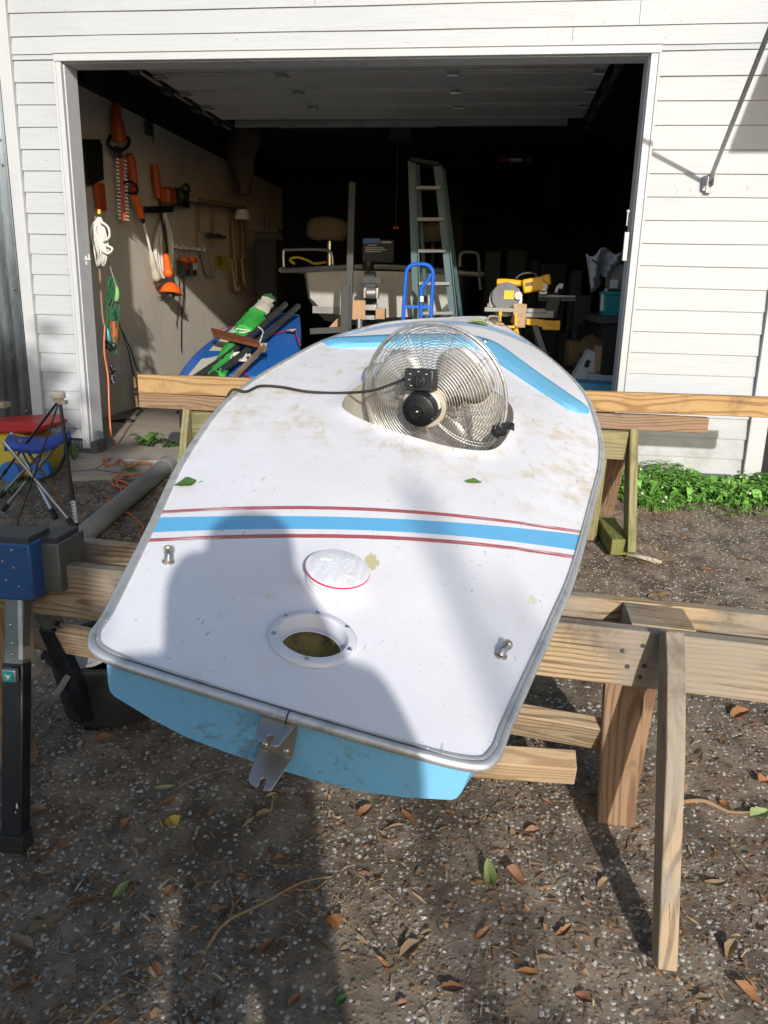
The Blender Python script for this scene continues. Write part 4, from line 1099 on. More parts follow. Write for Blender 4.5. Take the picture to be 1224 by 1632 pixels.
mb = MB(); mb.bar(l0, l1, .050, .036, (1, 0, 0)); lgp = part(wbn, 'leg', mb, M['bench_grey'], bevel=.003, label='grey upper leg channel')
mb = MB(); mb.bar(ay(40, 944, YW + .036), ay(42, 1050, YW - .018), .012, .05, (1, 0, 0)); part(lgp, 'leg_flange', mb, M['galv'], bevel=.001)
mb = MB(); mb.bar(l1 + (l0 - l1) * .05, l2, .056, .040, (1, 0, 0)); lb = part(wbn, 'leg', mb, M['navy_black'], bevel=.004, label='black lower leg')
q = l2 + (l1 - l2).normalized() * .02; mb = MB(); mb.box(q, (.066, .05, .05)); part(lb, 'foot', mb, M['rubber'], bevel=.004)
for u, v in ((20, 1026), (20, 1044), (17, 997)): mb = MB(); mb.ball(ay(u, v, YW - .040), .0042, 8, (1, .5, 1)); part(lgp, 'rivet', mb, M['chrome'])
c = ay(19, 1074, YW - .06); mb = MB(); mb.box(c + Vector((0, -.006, 0)), (.036, .016, .034)); lk = part(lb, 'latch', mb, M['galv'], bevel=.003)
mb = MB(); mb.box(c + Vector((0, -.0148, 0)), (.027, .002, .025)); lp_ = part(lk, 'latch_badge', mb, M['teal_bin'])
mb = MB(); mb.prism([(-.008, .005), (.008, .005), (0, -.007)], .002, Matrix.Translation(c + Vector((0, -.0165, 0))) @ Matrix(((1, 0, 0, 0), (0, 0, -1, 0), (0, 1, 0, 0), (0, 0, 0, 1)))); part(lk, 'arrow_mark', mb, M['beige'])
mb = MB()
for u, v, s in ((27, 1285, .010), (25, 1295, .006), (12, 1298, .004)):
    mb.ball(ay(u, v, YW - .128), s * .5, 8, (.55, .3, 1.6))
part(lb, 'paint_splash', mb, M['white_plastic'])
r0 = ay(45, 940, YW + .10); r1 = ay(82, 1003, YW + .16); r2 = ag(150, 1157)
mb = MB(); mb.bar(r0, r1, .026, .03, (1, 0, 0)); part(wbn, 'leg', mb, M['bench_grey'], bevel=.002, label='grey rear brace')
mb = MB(); mb.bar(r1 + (r0 - r1) * .1, r2, .046, .04, (1, 0, 0)); part(wbn, 'leg', mb, M['navy_black'], bevel=.003, label='black rear leg')
mb = MB(); mb.bar(ay(84, 1000, YW + .16), ay(150, 1014, YW + .19), .022, .03); part(wbn, 'crossbar', mb, M['bench_grey'], bevel=.002)
mb = MB(); mb.tube(cr([ay(45, 1146, YW + .02), ay(62, 1128, YW + .05), ay(85, 1112, YW + .12), ay(108, 1078, YW + .19)], 5), .009, 6); part(wbn, 'link_bar', mb, M['bench_grey'])

# black tub under the boat with a white pan in it
p = ag(215, 1150); T = Matrix.Translation((p.x - .10, p.y + .08, zg(p.y + .05)))
tubt = thing('storage_tub', 'black plastic tub standing under the left stern corner of the boat', 'tub', M=T)
mb = MB(); mb.lathe([(.145, .0), (.155, .01), (.185, .20), (.20, .205), (.20, .215), (.178, .212), (.15, .03), (.001, .02)], Matrix(), 28); part(tubt, 'bin', mb, M['rubber'], local=True)
mb = MB(); mb.box((-.20, 0, .17), (.03, .10, .02)); mb.box((.20, 0, .17), (.03, .10, .02)); part(tubt, 'handle', mb, M['black'], local=True, bevel=.004)
T = T @ Matrix.Translation((-.05, -.06, .203)) @ Matrix.Rotation(.25, 4, 'X')
mb = MB(); mb.lathe([(.001, 0), (.07, .0), (.085, .012), (.09, .012), (.092, .016), (.08, .018), (.066, .006), (.001, .005)], T, 28); single('enamel_pan', mb, M['white_box'], 'chipped white pan lying in the black tub', 'pan')

# grey pipe, orange cord
a, b = ag(122, 862, .045), ag(268, 740, .05)
mb = MB(); dn = (b - a).normalized(); mb.tube([a - dn * .25, a, (a + b) / 2, b], .047, 20); mb.tube([b - dn * .06, b + dn * .012], [.052, .052], 20)
single('drain_pipe', mb, M['pipe_grey'], 'long grey plastic pipe lying on the gravel left of the boat', 'pipe')
C0 = [ax(172, 470, -.05) if False else ay(167, 520, .30), ay(166, 560, .25), ay(172, 600, .18), ay(174, 650, .12), ay(177, 690, .05)]
for u, v in ((184, 712), (185, 725), (172, 732), (164, 732), (170, 741), (185, 738), (192, 732), (205, 744), (225, 738), (240, 740), (236, 752), (215, 757), (190, 757), (178, 766), (184, 774), (202, 776), (206, 772), (190, 766), (186, 770), (194, 785)):
    p = ag(u, v, .010); 
    if p.y > -.45: p = ag(u, v, 0.03)
    C0.append(p)
for u, v in ((173, 798), (183, 806), (205, 818), (226, 836), (228, 842), (221, 852), (225, 860), (238, 872)):
    p = ag(u, v, .010)
    if (u, v) in ((173, 798), (183, 806)): p = ag(u, v, .085)
    C0.append(p)
mb = MB(); mb.tube(cr(C0, 7), .0055, 8); single('extension_cord', mb, M['cord_orange'], 'orange extension cord trailing from the garage over the grey pipe', 'cord')

# camp stool
ST = thing('camp_stool', 'folding camp stool with a sagging blue cloth seat and crossed metal legs', 'stool', (.12, -.95, -.14))
Ya, Yb = -1.02, -.80
A1, A2 = ay(6, 704, Ya), ay(112, 688, Ya + .05); B1, B2 = ay(18, 690, Yb), ay(100, 684, Yb)
rows = []
for j in range(7):
    t = j / 6; l = A1.lerp(B1, t); r = A2.lerp(B2, t); row = []
    for i in range(13):
        s = i / 12; p = l.lerp(r, s); p = p + Vector((0, 0, -.045 * math.sin(math.pi * s) * (.7 + .3 * math.sin(3 * t)) + .006 * math.sin(9 * s + 4 * t))); row.append(p)
    rows.append(row)
mb = MB(); mb.grid(rows)
front = [[p for p in rows[0]], [p + Vector((0, -.004, -.045)) for p in rows[0]]]; mb.grid(front)
o = part(ST, 'seat', mb, M['blue_cloth'], smooth=60); s_ = o.modifiers.new('thick', 'SOLIDIFY'); s_.thickness = .004
def leg(p, q, r, mat, foot=True):
    mb = MB(); mb.tube([p, q], r, 10); l = part(ST, 'leg', mb, mat)
    if foot: 
        d = (q - p).normalized(); mb = MB(); mb.tube([q - d * .045, q + d * .006], r * 1.45, 10); part(l, 'rubber_tip', mb, M['rubber'])
leg(A1, ag(118, 838, .01), .009, M['stool_steel']); leg(A2 + Vector((-.01, 0, 0)), ag(6, 812, .01), .009, M['stool_steel'])
leg(B1, ag(88, 824, .01), .010, M['bar_silver']); leg(B2, ag(2, 790, .01), .009, M['stool_steel'])
leg(A1 + Vector((.05, .05, 0)), ag(100, 800, .01), .008, M['cork'], False)
x = ay(48, 762, -.95); mb = MB(); mb.cyl(x + Vector((0, -.03, 0)), x + Vector((0, .03, 0)), .012, 10); mb.tube(cr([x, x + Vector((.06, .01, -.005)), x + Vector((.14, .03, .05)), A2 + Vector((0, 0, -.03))], 6), .007, 6); part(ST, 'strap', mb, M['black'])
# tripod
TP = thing('tripod', 'slim black tripod with a beige cap standing by the camp stool', 'tripod', (.25, -1.0, -.14))
tp = ay(93, 638, -.98)
for i, (u, v, r) in enumerate(((122, 838, .008), (24, 846, .005), (-28, 800, .006))):
    g_ = ag(u, v, .004); st = tp + Vector((.008 * (1 - i), 0, -.012))
    mb = MB(); mb.tube([st, st.lerp(g_, .68)], r, 8); mb.tube([st.lerp(g_, .66), st.lerp(g_, .70)], r * 1.4, 8); l = part(TP, 'leg', mb, M['black'])
    mb = MB(); mb.tube([st.lerp(g_, .70), g_], r * .8 if i else r * 1.15, 8); part(l, 'lower_leg', mb, M['white_plastic'] if i == 0 and False else M['black'])
    if i == 0:
        mb = MB(); mb.tube([st.lerp(g_, .79), st.lerp(g_, .975)], r * 1.35, 8); part(l, 'height_scale', mb, M['white_plastic'])
        mb = MB()
        for k in range(6):
            c = st.lerp(g_, .81 + .026 * k); mb.box(c + Vector((0, -r * 1.35, 0)), (.007, .002, .006))
        part(l, 'scale_mark', mb, M['black'])
mb = MB(); mb.lathe([(.001, -.02), (.022, -.02), (.026, -.002), (.034, .0), (.034, .026), (.030, .030), (.001, .030)], Matrix.Translation(tp + Vector((0, 0, .012))), 20); mb.box(tp + Vector((.02, 0, -.008)), (.04, .03, .018)); part(TP, 'cap', mb, M['beige'], bevel=.001)
# ride-on toy
TY = thing('ride_on_toy', 'faded yellow toddler toy car with red top and blue wheels', 'toy', (-.1, -.55, -.08))
q = ag(40, 768); yb = q.y
def py(u, v): return ay(u, v, yb)
mb = MB(); mb.prism([(p.x, p.z) for p in (py(-70, 765), py(55, 762), py(64, 730), py(66, 706), py(20, 690), py(-80, 690))], .24, Matrix.Translation((0, yb + .14, 0)) @ Matrix(((1, 0, 0, 0), (0, 0, 1, 0), (0, 1, 0, 0), (0, 0, 0, 1)))); part(TY, 'body', mb, M['toy_yellow'], bevel=.02)
mb = MB(); mb.prism([(p.x, p.z) for p in (py(-80, 692), py(60, 690), py(66, 682), py(50, 671), py(-10, 674), py(-80, 680))], .30, Matrix.Translation((0, yb + .14, 0)) @ Matrix(((1, 0, 0, 0), (0, 0, 1, 0), (0, 1, 0, 0), (0, 0, 0, 1)))); part(TY, 'top', mb, M['red_plastic'], bevel=.012)
for u, v in ((18, 752), (66, 748)):
    p = ay(u, v, yb - .01); mb = MB(); mb.lathe([(.001, -.02), (.02, -.022), (.028, -.018), (.050, -.02), (.058, -.012), (.058, .02), (.001, .022)], Matrix.Translation(p) @ Matrix.Rotation(R(90), 4, 'X'), 20); part(TY, 'wheel', mb, M['toy_blue'])
mb = MB(); p0 = ay(-20, 645, -1.3); mb.bar(p0, ay(11, 645, -1.3), .022, .05); single('board_end', mb, M['pale_wood'], 'end of a pale board poking in at the left edge before the metal wall', 'board')

# ------------------------------------------------------------------ plants
def blade(mb, p, ang, L, w, lift):
    d = Vector((math.cos(ang), math.sin(ang), 0)); s = Vector((-d.y, d.x, 0)); rows = []
    for i in range(6):
        t = i / 5; ww = w * (.25 + 1.1 * math.sin(math.pi * min(1, t * .85 + .08))) * (1 if t < 1 else .1)
        c = p + d * L * t + Vector((0, 0, lift * L * math.sin(t * 2.2)))
        rows.append([c - s * ww / 2 + Vector((0, 0, .15 * ww)), c, c + s * ww / 2 + Vector((0, 0, .15 * ww))])
    mb.grid(rows)
def rosette(u, v, n, L, lab, flat=.35, w=.2):
    p = az(u, v, -.01) if v < 745 else ag(u, v); mb = MB()
    for i in range(n): blade(mb, p + Vector((0, 0, .004)), 6.283 * i / n + rnd.random() * .6, L * (.6 + .6 * rnd.random()), L * w * (.8 + .5 * rnd.random()), flat * (.4 + 1.2 * rnd.random()))
    single('weed', mb, M['weed'], lab, 'weed', smooth=60)
rosette(236, 713, 17, .13, 'broad leafed green weed rosette growing on the concrete apron', .45, .28)
rosette(274, 714, 11, .09, 'smaller ragged weed right of the broad rosette on the apron', .3, .25)
rosette(206, 754, 14, .09, 'grassy weed tuft by the orange cord at the apron edge', .4, .08)
rosette(20, 790, 12, .10, 'low green weed under the camp stool', .4, .15)
rosette(118, 735, 14, .10, 'thin grass tuft against the foundation behind the tripod', .8, .06)
def clover():
    r = random.Random(9); mb = MB(); fl = MB(); n = 0
    while n < 7000:
        x = 3.06 + 1.3 * r.random(); y = -.03 - .46 * r.random() ** 1.1
        e = .05 * math.sin(x * 13) + .05 * math.sin(x * 5.1 + 1)
        if y < -.36 + e or (x < 3.12 and y < -.30 and r.random() < .5): 
            if r.random() < .93: continue
        h = (.025 + .115 * r.random() * (.75 + .35 * math.sin(x * 9) * math.sin(x * 3.3 + y * 8))) * (1.0 if y > -.3 else .65) * (1.1 if y > -.12 else 1)
        c = Vector((x, y, zg(y) + h)); s = .0085 + .0085 * r.random(); a0 = r.random() * 6.28; tx, ty = (r.random() - .5) * .7, (r.random() - .6) * .7
        for k in range(3):
            a = a0 + 2.094 * k; d = Vector((math.cos(a), math.sin(a), tx * math.cos(a) + ty * math.sin(a))); q = Vector((-math.sin(a), math.cos(a), 0)) * .62
            v = mb.verts([c, c + (d * .6 - q) * s + Vector((0, 0, .003)), c + d * 1.15 * s, c + (d * .6 + q) * s + Vector((0, 0, .003))]); mb.bm.faces.new([v[0], v[1], v[2]]); mb.bm.faces.new([v[0], v[2], v[3]])
        if r.random() < .25:
            g0 = Vector((x, y, zg(y))); d = Vector((.0012, 0, 0)); v = mb.verts([g0 - d, g0 + d, c]); mb.bm.faces.new(v)
        if r.random() < .006:
            p = c + Vector((0, 0, .03)); fl.ball(p, .005 + .003 * r.random(), 6)
        n += 1
    for _ in range(260):
        x = 3.08 + 1.2 * r.random(); y = -.04 - .40 * r.random(); blade(mb, Vector((x, y, zg(y) + .02 + .05 * r.random())), r.random() * 6.28, .03 + .04 * r.random(), .014 + .012 * r.random(), .3 + .8 * r.random())
    single('clover_patch', mb, M['clover'], 'dense green clover along the foot of the white wall', 'clover', kind='stuff', smooth=0, loc=(3.5, -.2, 0), normals=False)
    single('clover_blossom', fl, M['sail_white'], 'white clover blossoms dotted over the green patch', 'blossoms', kind='stuff', loc=(3.5, -.2, 0))
clover()
mb = MB()
for i in range(3): mb.tube(cr([ag(1000 + 12 * i, 884, .012), ag(1022 + 10 * i, 888 + 2 * i, .03), ag(1045 + 4 * i, 896, .01)], 4), .007, 5)
single('dead_stalks', mb, M['beige'], 'flattened bundle of pale dead stalks by the mossy sawhorse foot', 'stalks')

# ------------------------------------------------------------------ tools on the left wall
XW = -.575
def wx(u, v, d=.03): return ax(u, v, XW + d)
t = thing('hedge_trimmer', 'orange hedge trimmer hanging with its toothed bar down', 'hedge trimmer', wx(190, 200))
def at3(P, d): return [ax(u, v, XW + d) for u, v in P]
mb = MB(); mb.tube(cr(at3([(186, 166), (186, 185), (189, 208), (191, 226)], .07), 4), [.030, .032, .034, .036, .036, .042, .046, .048, .05, .052, .05, .05, .048][:13], 12, flat=1.0); hb = part(t, 'motor_housing', mb, M['shade_orange'])
mb = MB(); mb.tube(cr(at3([(176, 216), (172, 230), (184, 240), (200, 236), (206, 224), (198, 216)], .08), 5), .014, 8); part(t, 'front_handle', mb, M['black'])
mb = MB(); mb.box(wx(188, 243, .075), (.03, .10, .085)); part(t, 'guard', mb, M['dark_grey'], bevel=.01)
a, b = wx(193, 252, .09), wx(197, 352, .09); mb = MB(); mb.bar(a, b, .034, .008, (.75, .65, 0))
bl = part(t, 'cutter_bar', mb, M['shade_orange'])
mb = MB()
for k in range(17):
    c = a.lerp(b, (k + .5) / 17)
    for s in (-1, 1): mb.bar(c + Vector((.75, .65, 0)) * (s * .014), c + Vector((.75, .65, -.15)) * (s * .042), .010, .005)
part(bl, 'tooth', mb, M['galv'])
mb = MB(); mb.tube(cr(at3([(206, 246), (210, 265), (214, 300), (212, 310)], .07), 5), [.03, .034, .036, .038, .038, .038, .036, .036, .034, .032, .03, .03, .03, .03, .03, .03], 10); t2 = single('leaf_blower', mb, M['shade_orange'], 'orange blower body hanging beside the hedge trimmer', 'blower')
t = thing('string_trimmer', 'orange handled pole tool with a white shaft and beige head on the wall', 'trimmer', wx(222, 330))
mb = MB(); mb.tube(cr(at3([(211, 312), (216, 318), (221, 332), (226, 346)], .10), 4), [.018, .02, .024, .026, .028, .03, .03, .03, .03, .028, .026, .024, .022], 10); part(t, 'grip', mb, M['orange'])
mb = MB(); mb.tube(cr(at3([(198, 292), (210, 290), (219, 300), (216, 308), (200, 307)], .11), 5), .009, 8); part(t, 'loop_handle', mb, M['black'])
mb = MB(); mb.tube(at3([(226, 346), (229, 355)], .10), [.02, .014], 10); part(t, 'collar', mb, M['black'])
mb = MB(); mb.tube(at3([(229, 354), (241, 404)], .10), .010, 8); part(t, 'shaft', mb, M['white_plastic'])
mb = MB(); mb.tube(cr(at3([(241, 402), (243, 416), (246, 428), (249, 440), (250, 447)], .10), 3), [.02, .022, .024, .026, .03, .03, .028, .034, .036, .038, .036, .03, .024], 12); part(t, 'head', mb, M['beige'])
mb = MB(); mb.tube(cr(at3([(244, 448), (248, 456), (256, 452)], .11), 4), .004, 6); part(t, 'hanger_ring', mb, M['galv'])
t = thing('grass_trimmer', 'black shafted grass trimmer with a bright orange guard hanging lowest on the wall', 'trimmer', wx(262, 400))
mb = MB(); mb.tube(cr(at3([(246, 262), (249, 285), (252, 315)], .06), 4), [.026, .03, .032, .034, .034, .034, .032, .03, .03], 10); part(t, 'battery_grip', mb, M['shade_orange'])
mb = MB(); mb.tube(at3([(253, 318), (267, 404)], .09), .012, 8); part(t, 'shaft', mb, M['black'])
mb = MB(); mb.tube(cr(at3([(264, 404), (266, 420), (268, 436)], .10), 4), [.028, .030, .031, .032, .033, .034, .035, .036, .036], 12); part(t, 'motor', mb, M['orange'])
c = wx(272, 462, .13)
mb = MB(); mb.ball(wx(268, 434, .11), .042, 14, (1, 1, 1.05)); mb.lathe([(.105, -.035), (.10, -.03), (.085, .01), (.055, .045), (.03, .06), (.001, .062)], Matrix.Translation(c) @ Matrix.Rotation(-.2, 4, 'X'), 24); part(t, 'guard', mb, M['orange'], smooth=50)
mb = MB(); mb.lathe([(.001, -.065), (.035, -.065), (.04, -.04), (.09, -.036), (.001, -.035)], Matrix.Translation(c) @ Matrix.Rotation(-.2, 4, 'X'), 20); part(t, 'spool', mb, M['black'])
mb = MB(); mb.tube(cr([c + Vector((.02, .10, -.05)), c + Vector((.06, .13, -.03)), c + Vector((.04, .10, .03))], 5), .004, 6); part(t, 'wire_guard', mb, M['galv'])
for u, v in ((262, 444), (279, 440)):
    pass
t = thing('chainsaw', 'orange and black cordless chainsaw on the wall under the beam', 'chainsaw', wx(272, 315))
a = wx(268, 312, .09); mb = MB(); mb.box(a, (.10, .17, .13)); part(t, 'housing', mb, M['shade_orange'], bevel=.02)
a = wx(288, 316, .10); mb = MB(); mb.box(a, (.09, .20, .15)); mb.tube(cr([a + Vector((.05, -.1, .07)), a + Vector((.06, 0, .12)), a + Vector((.05, .1, .07))], 4), .012, 8); part(t, 'handle', mb, M['black'], bevel=.02)
a = wx(290, 312, .15); mb = MB(); mb.box(a, (.006, .08, .05)); part(t, 'label', mb, M['net_green'])
mb = MB(); mb.bar(wx(230, 334, .09), wx(275, 333, .09), .05, .02); part(t, 'guide_bar', mb, M['black'])
# white rope coil
mb = MB(); r = random.Random(2)
for k in range(11):
    o = (k - 5) * .9; mb.tube(cr(at3([(262 + o * .2, 340), (250 + o * 1.2 + r.random() * 2, 385), (256 + o * 1.5, 425 + r.random() * 12), (263 + o * 1.2, 436 + r.random() * 10), (270 + o, 420), (272 + o * .8, 385), (263 + o * .2, 340)], .035 + .03 * r.random()), 5), .008, 6)
single('rope_coil', mb, M['white_rope'], 'long hank of white rope hanging behind the orange guarded trimmer', 'rope')
# shelf with brackets and clutter
t = thing('wall_shelf', 'plywood shelf on wooden brackets high on the left wall', 'shelf', wx(330, 325))
mb = MB(); mb.bar(wx(296, 317, .11), wx(376, 330, .11), .03, .22); part(t, 'board', mb, M['brown_wood'])
for u in (315, 338): mb = MB(); mb.bar(wx(u, 324, .04), wx(u, 392, .02), .02, .03, (0, 1, 0)); part(t, 'bracket', mb, M['brown_wood'])
mb = MB(); mb.bar(wx(272, 393, .05), wx(322, 398, .05), .025, .02); 
for k in range(6): q = wx(276 + 9 * k, 393 + k, .08); mb.tube([q, q + Vector((.03, 0, -.01)), q + Vector((.04, 0, .02))], .006, 6)
single('hook_rail', mb, M['white_plastic'], 'white rail of tool hooks screwed to the plywood wall', 'rail')
mb = MB(); mb.bar(wx(330, 374, .05), wx(357, 378, .05), .03, .05); 
for k in range(4): mb.bar(wx(333 + 6 * k, 372, .06), wx(338 + 6 * k, 380, .12), .012, .012)
single('clamp_rack', mb, M['clutter_light'], 'dull metal clamp rack behind the grey rope', 'rack')
mb = MB()
for k in range(9):
    o = (k - 4) * 1.0; mb.tube(cr(at3([(318 + o * .4, 370), (324 + o, 400), (331 + o * 1.3, 428), (337 + o * 1.2, 440), (341 + o * .5, 432), (332 + o, 400), (321 + o * .4, 370)], .05 + .004 * k), 4), .009, 6)
single('rope_hank', mb, M['grey_rope'], 'grey braided rope hank hanging on the wall past the hooks', 'rope')
t = thing('hanging_sign', 'small yellow card sign with dark writing on the left wall', 'sign', wx(352, 418))
a, b, c, d = wx(342, 405, .03), wx(362, 408, .03), wx(361, 433, .03), wx(344, 425, .03)
mb = MB(); mb.poly([a, b, c, d]); mb.poly([p + Vector((-.004, 0, 0)) for p in (d, c, b, a)]); part(t, 'card', mb, M['sign_yellow'])
mb = MB()
for k in range(4): mb.bar(a.lerp(d, .2 + .18 * k).lerp(b.lerp(c, .2 + .18 * k), .15) + Vector((.002, 0, 0)), a.lerp(d, .2 + .18 * k).lerp(b.lerp(c, .2 + .18 * k), .5 + .3 * rnd.random()) + Vector((.002, 0, 0)), .014, .001)
part(t, 'writing', mb, M['black'])
for k, (u, lab) in enumerate(((292, 'battery charger with an orange top under the hooks'), (304, 'battery charger with a white front right of the orange topped one'))):
    t = thing('battery_charger', lab, 'charger', wx(u, 425)); a = wx(u, 428, .05)
    mb = MB(); mb.box(a, (.08, .12, .13)); part(t, 'case', mb, M['dark_grey'], bevel=.01); mb = MB(); mb.box(a + Vector((.02, 0, .075)), (.07, .09, .05)); part(t, 'battery', mb, M['orange'], bevel=.008)
    mb = MB(); mb.box(a + Vector((.042, 0, .02)), (.006, .08, .06)); part(t, 'face_plate', mb, M['white_plastic'] if k else M['shade_orange'])
for k, (u, e) in enumerate(((283, 520), (289, 560), (291, 505))):
    mb = MB(); mb.tube(cr(at3([(u + 2, 440), (u + 3, 470), (u, 500), (u - 2 + 2 * k, e)], .03), 5), .004, 5); single('hanging_wire', mb, M['black'], ('thin black charger wire hanging against the plywood', 'longest black charger wire looping down the plywood', 'shortest black charger wire on the plywood')[k], 'wire')
t = thing('wooden_stilts', 'pair of tan wooden stilts leaning in the corner past the yellow sign', 'stilts', wx(380, 400))
for u0, u1 in ((370, 378), (387, 389)): mb = MB(); mb.bar(wx(u0, 340, .05), wx(u1, 450, .12), .045, .03, (0, 1, 0)); part(t, 'pole', mb, M['stilt_wood'])
mb = MB(); mb.bar(wx(369, 412, .14), wx(377, 462, .16), .05, .03, (0, 1, 0)); mb.bar(wx(386, 412, .14), wx(391, 455, .16), .05, .03, (0, 1, 0)); mb.box(wx(384, 461, .15), (.06, .26, .05)); part(t, 'step', mb, M['stilt_wood'], bevel=.003)
mb = MB(); q = wx(386, 342, .2); mb.lathe([(.001, -.05), (.08, -.05), (.085, -.02), (.06, .05), (.001, .06)], Matrix.Translation(q), 16); single('lamp_shade_light', mb, M['white_plastic'], 'white work light hanging above the stilts', 'lamp')
mb = MB(); mb.prism([(p.y, p.z) for p in (wx(130, 222), wx(155, 222), wx(159, 232), wx(162, 286), wx(138, 296))], .02, Matrix.Translation((XW + .04, 0, 0)) @ Matrix(((0, 0, 1, 0), (1, 0, 0, 0), (0, 1, 0, 0), (0, 0, 0, 1)))); single('snow_shovel', mb, M['black'], 'black plastic shovel blade hanging inside the left jamb', 'shovel')
mb = MB(); mb.bar(wx(158, 292, .05), wx(162, 336, .05), .09, .04, (0, 1, 0)); single('orange_case', mb, M['shade_orange'], 'shade-darkened orange tool case hanging under the black shovel', 'case')
mb = MB(); mb.box(wx(238, 205, .03), (.03, .10, .10)); mb.tube(at3([(243, 205), (245, 228)], .04), .006, 6); single('wall_hook', mb, M['dark_grey'], 'dark hook bracket under the beam above the trimmers', 'hook')
# things hanging just inside the left jamb
def jy(P, Y): return [ay(u, v, Y) for u, v in P]
t = thing('rope_bundle', 'tangled white rope bundle with a yellow tip hanging by the left jamb', 'rope', ay(160, 380, .3))
mb = MB(); r = random.Random(8)
for k in range(15):
    o = r.random() * 16 - 8; e = r.random() * 14
    mb.tube(cr([ay(158 + o * .2, 345 + r.random() * 8, .3), ay(150 + o, 366, .27 + .05 * r.random()), ay(156 + o * 1.3, 392 + e * .6, .24 + .08 * r.random()), ay(160 + o * 1.2, 410 + e, .3), ay(166 + o * 1.1, 395 + e, .27), ay(162 + o * .7, 365, .28), ay(159 + o * .2, 347, .3)], 5), .0055, 6)
mb.tube(cr(jy([(159, 352), (172, 362), (174, 378), (164, 384)], .24), 5), .007, 6); mb.tube(cr(jy([(162, 398), (172, 404), (179, 396), (168, 391)], .24), 5), .007, 6)
part(t, 'coil', mb, M['white_rope'])
mb = MB(); mb.tube(jy([(158, 334), (158, 341)], .3), .011, 8); part(t, 'tip', mb, M['yellow'])
mb = MB(); r = random.Random(4)
for k in range(26):
    u, v = 172 + r.random() * 14, 430 + r.random() * 110
    mb.tube(cr([ay(u, v, .40), ay(u + r.random() * 10 - 5, v + 14, .36 + .06 * r.random()), ay(u + r.random() * 12 - 6, v + 30, .4), ay(u + r.random() * 8 - 4, v + 18, .38)], 4), .004, 5)
single('fishing_net', mb, M['net_green'], 'tangled dark green net hanging below the white rope bundle', 'net')
mb = MB(); mb.tube(cr(jy([(185, 455), (187, 465), (186, 475), (184, 481)], .36), 4), [.003, .007, .009, .012, .013, .014, .014, .014, .014, .013, .012, .008, .003], 8); single('green_float', mb, M['lure_green'], 'pale green float hanging from the net', 'float')
mb = MB(); mb.tube(jy([(182, 512), (183, 546)], .42), .030, 14); single('orange_buoy', mb, M['shade_orange'], 'orange cylindrical buoy hanging beside the fishing rods', 'buoy')
mb = MB(); mb.tube(cr(jy([(171, 524), (173, 536), (175, 544)], .36), 4), [.008, .01, .012, .013, .013, .013, .012, .011, .01], 8); single('teal_lure', mb, M['teal_bin'], 'teal bottle shaped lure hanging by the left jamb', 'lure')
mb = MB(); mb.tube(cr(jy([(166, 544), (176, 547), (182, 551), (178, 556), (168, 552)], .36), 4), .013, 8); single('navy_cap', mb, M['navy_black'], 'dark navy cap hanging low inside the left jamb', 'cap')
mb = MB(); mb.tube(cr(jy([(177, 582), (181, 592), (178, 602), (182, 612)], .40), 4), [.02, .014, .022, .012, .020, .016, .012, .02, .01, .012, .016, .018, .008], 10); single('chrome_fittings', mb, M['chrome'], 'string of bright chrome fittings hanging behind the orange cord', 'fittings')
mb = MB(); mb.tube(cr(jy([(152, 345), (158, 420), (163, 500), (167, 520)], .33), 4), .006, 6); single('hanging_strap', mb, M['cork'], 'brown strap running down inside the left jamb', 'strap')
mb = MB(); mb.tube(cr(jy([(168, 400), (180, 440), (186, 460)], .38), 4), .004, 6); single('net_cord', mb, M['grey_rope'], 'thin grey cord the net hangs from', 'cord')
mb = MB(); q = az(176, 672, .004); mb.tube(cr([q, q + Vector((.06, .02, .004)), q + Vector((.12, .03, .004)), q + Vector((.17, .05, .004))], 4), [.004, .01, .014, .014, .014, .02, .022, .022, .022, .02, .016, .012, .006], 6); single('work_glove', mb, M['black'], 'flat black glove lying on the slab just inside the door', 'glove')
for k, (P, lab) in enumerate((([(184, 470), (205, 560), (213, 600), (219, 648)], 'fishing rod leaning on the plywood, its reel nearer the door'), ([(188, 480), (208, 556), (220, 592), (230, 648)], 'fishing rod crossing in front of the other one, its reel deeper in the garage'))):
    t = thing('fishing_rod', lab, 'fishing rod', wx(*P[-1]))
    X0 = -.50 + .03 * k
    Q = [ax(u, v, X0) for u, v in P]; Q[0].x = -.55
    mb = MB(); mb.tube([Q[0], Q[1], Q[2]], [.003, .005, .007], 6); part(t, 'blank', mb, M['black'])
    mb = MB(); mb.tube([Q[2], Q[3]], [.013, .015], 8); part(t, 'grip', mb, M['cork'])
    c = Q[2].lerp(Q[3], .45) + Vector((.03, -.03, 0)); mb = MB(); mb.cyl(c + Vector((-.02, -.02, 0)), c + Vector((.02, .02, 0)), .026, 14); mb.tube([c + Vector((.02, .02, 0)), c + Vector((.05, .02, .02)), c + Vector((.05, .03, .04))], .005, 6); part(t, 'reel', mb, M['chrome'])

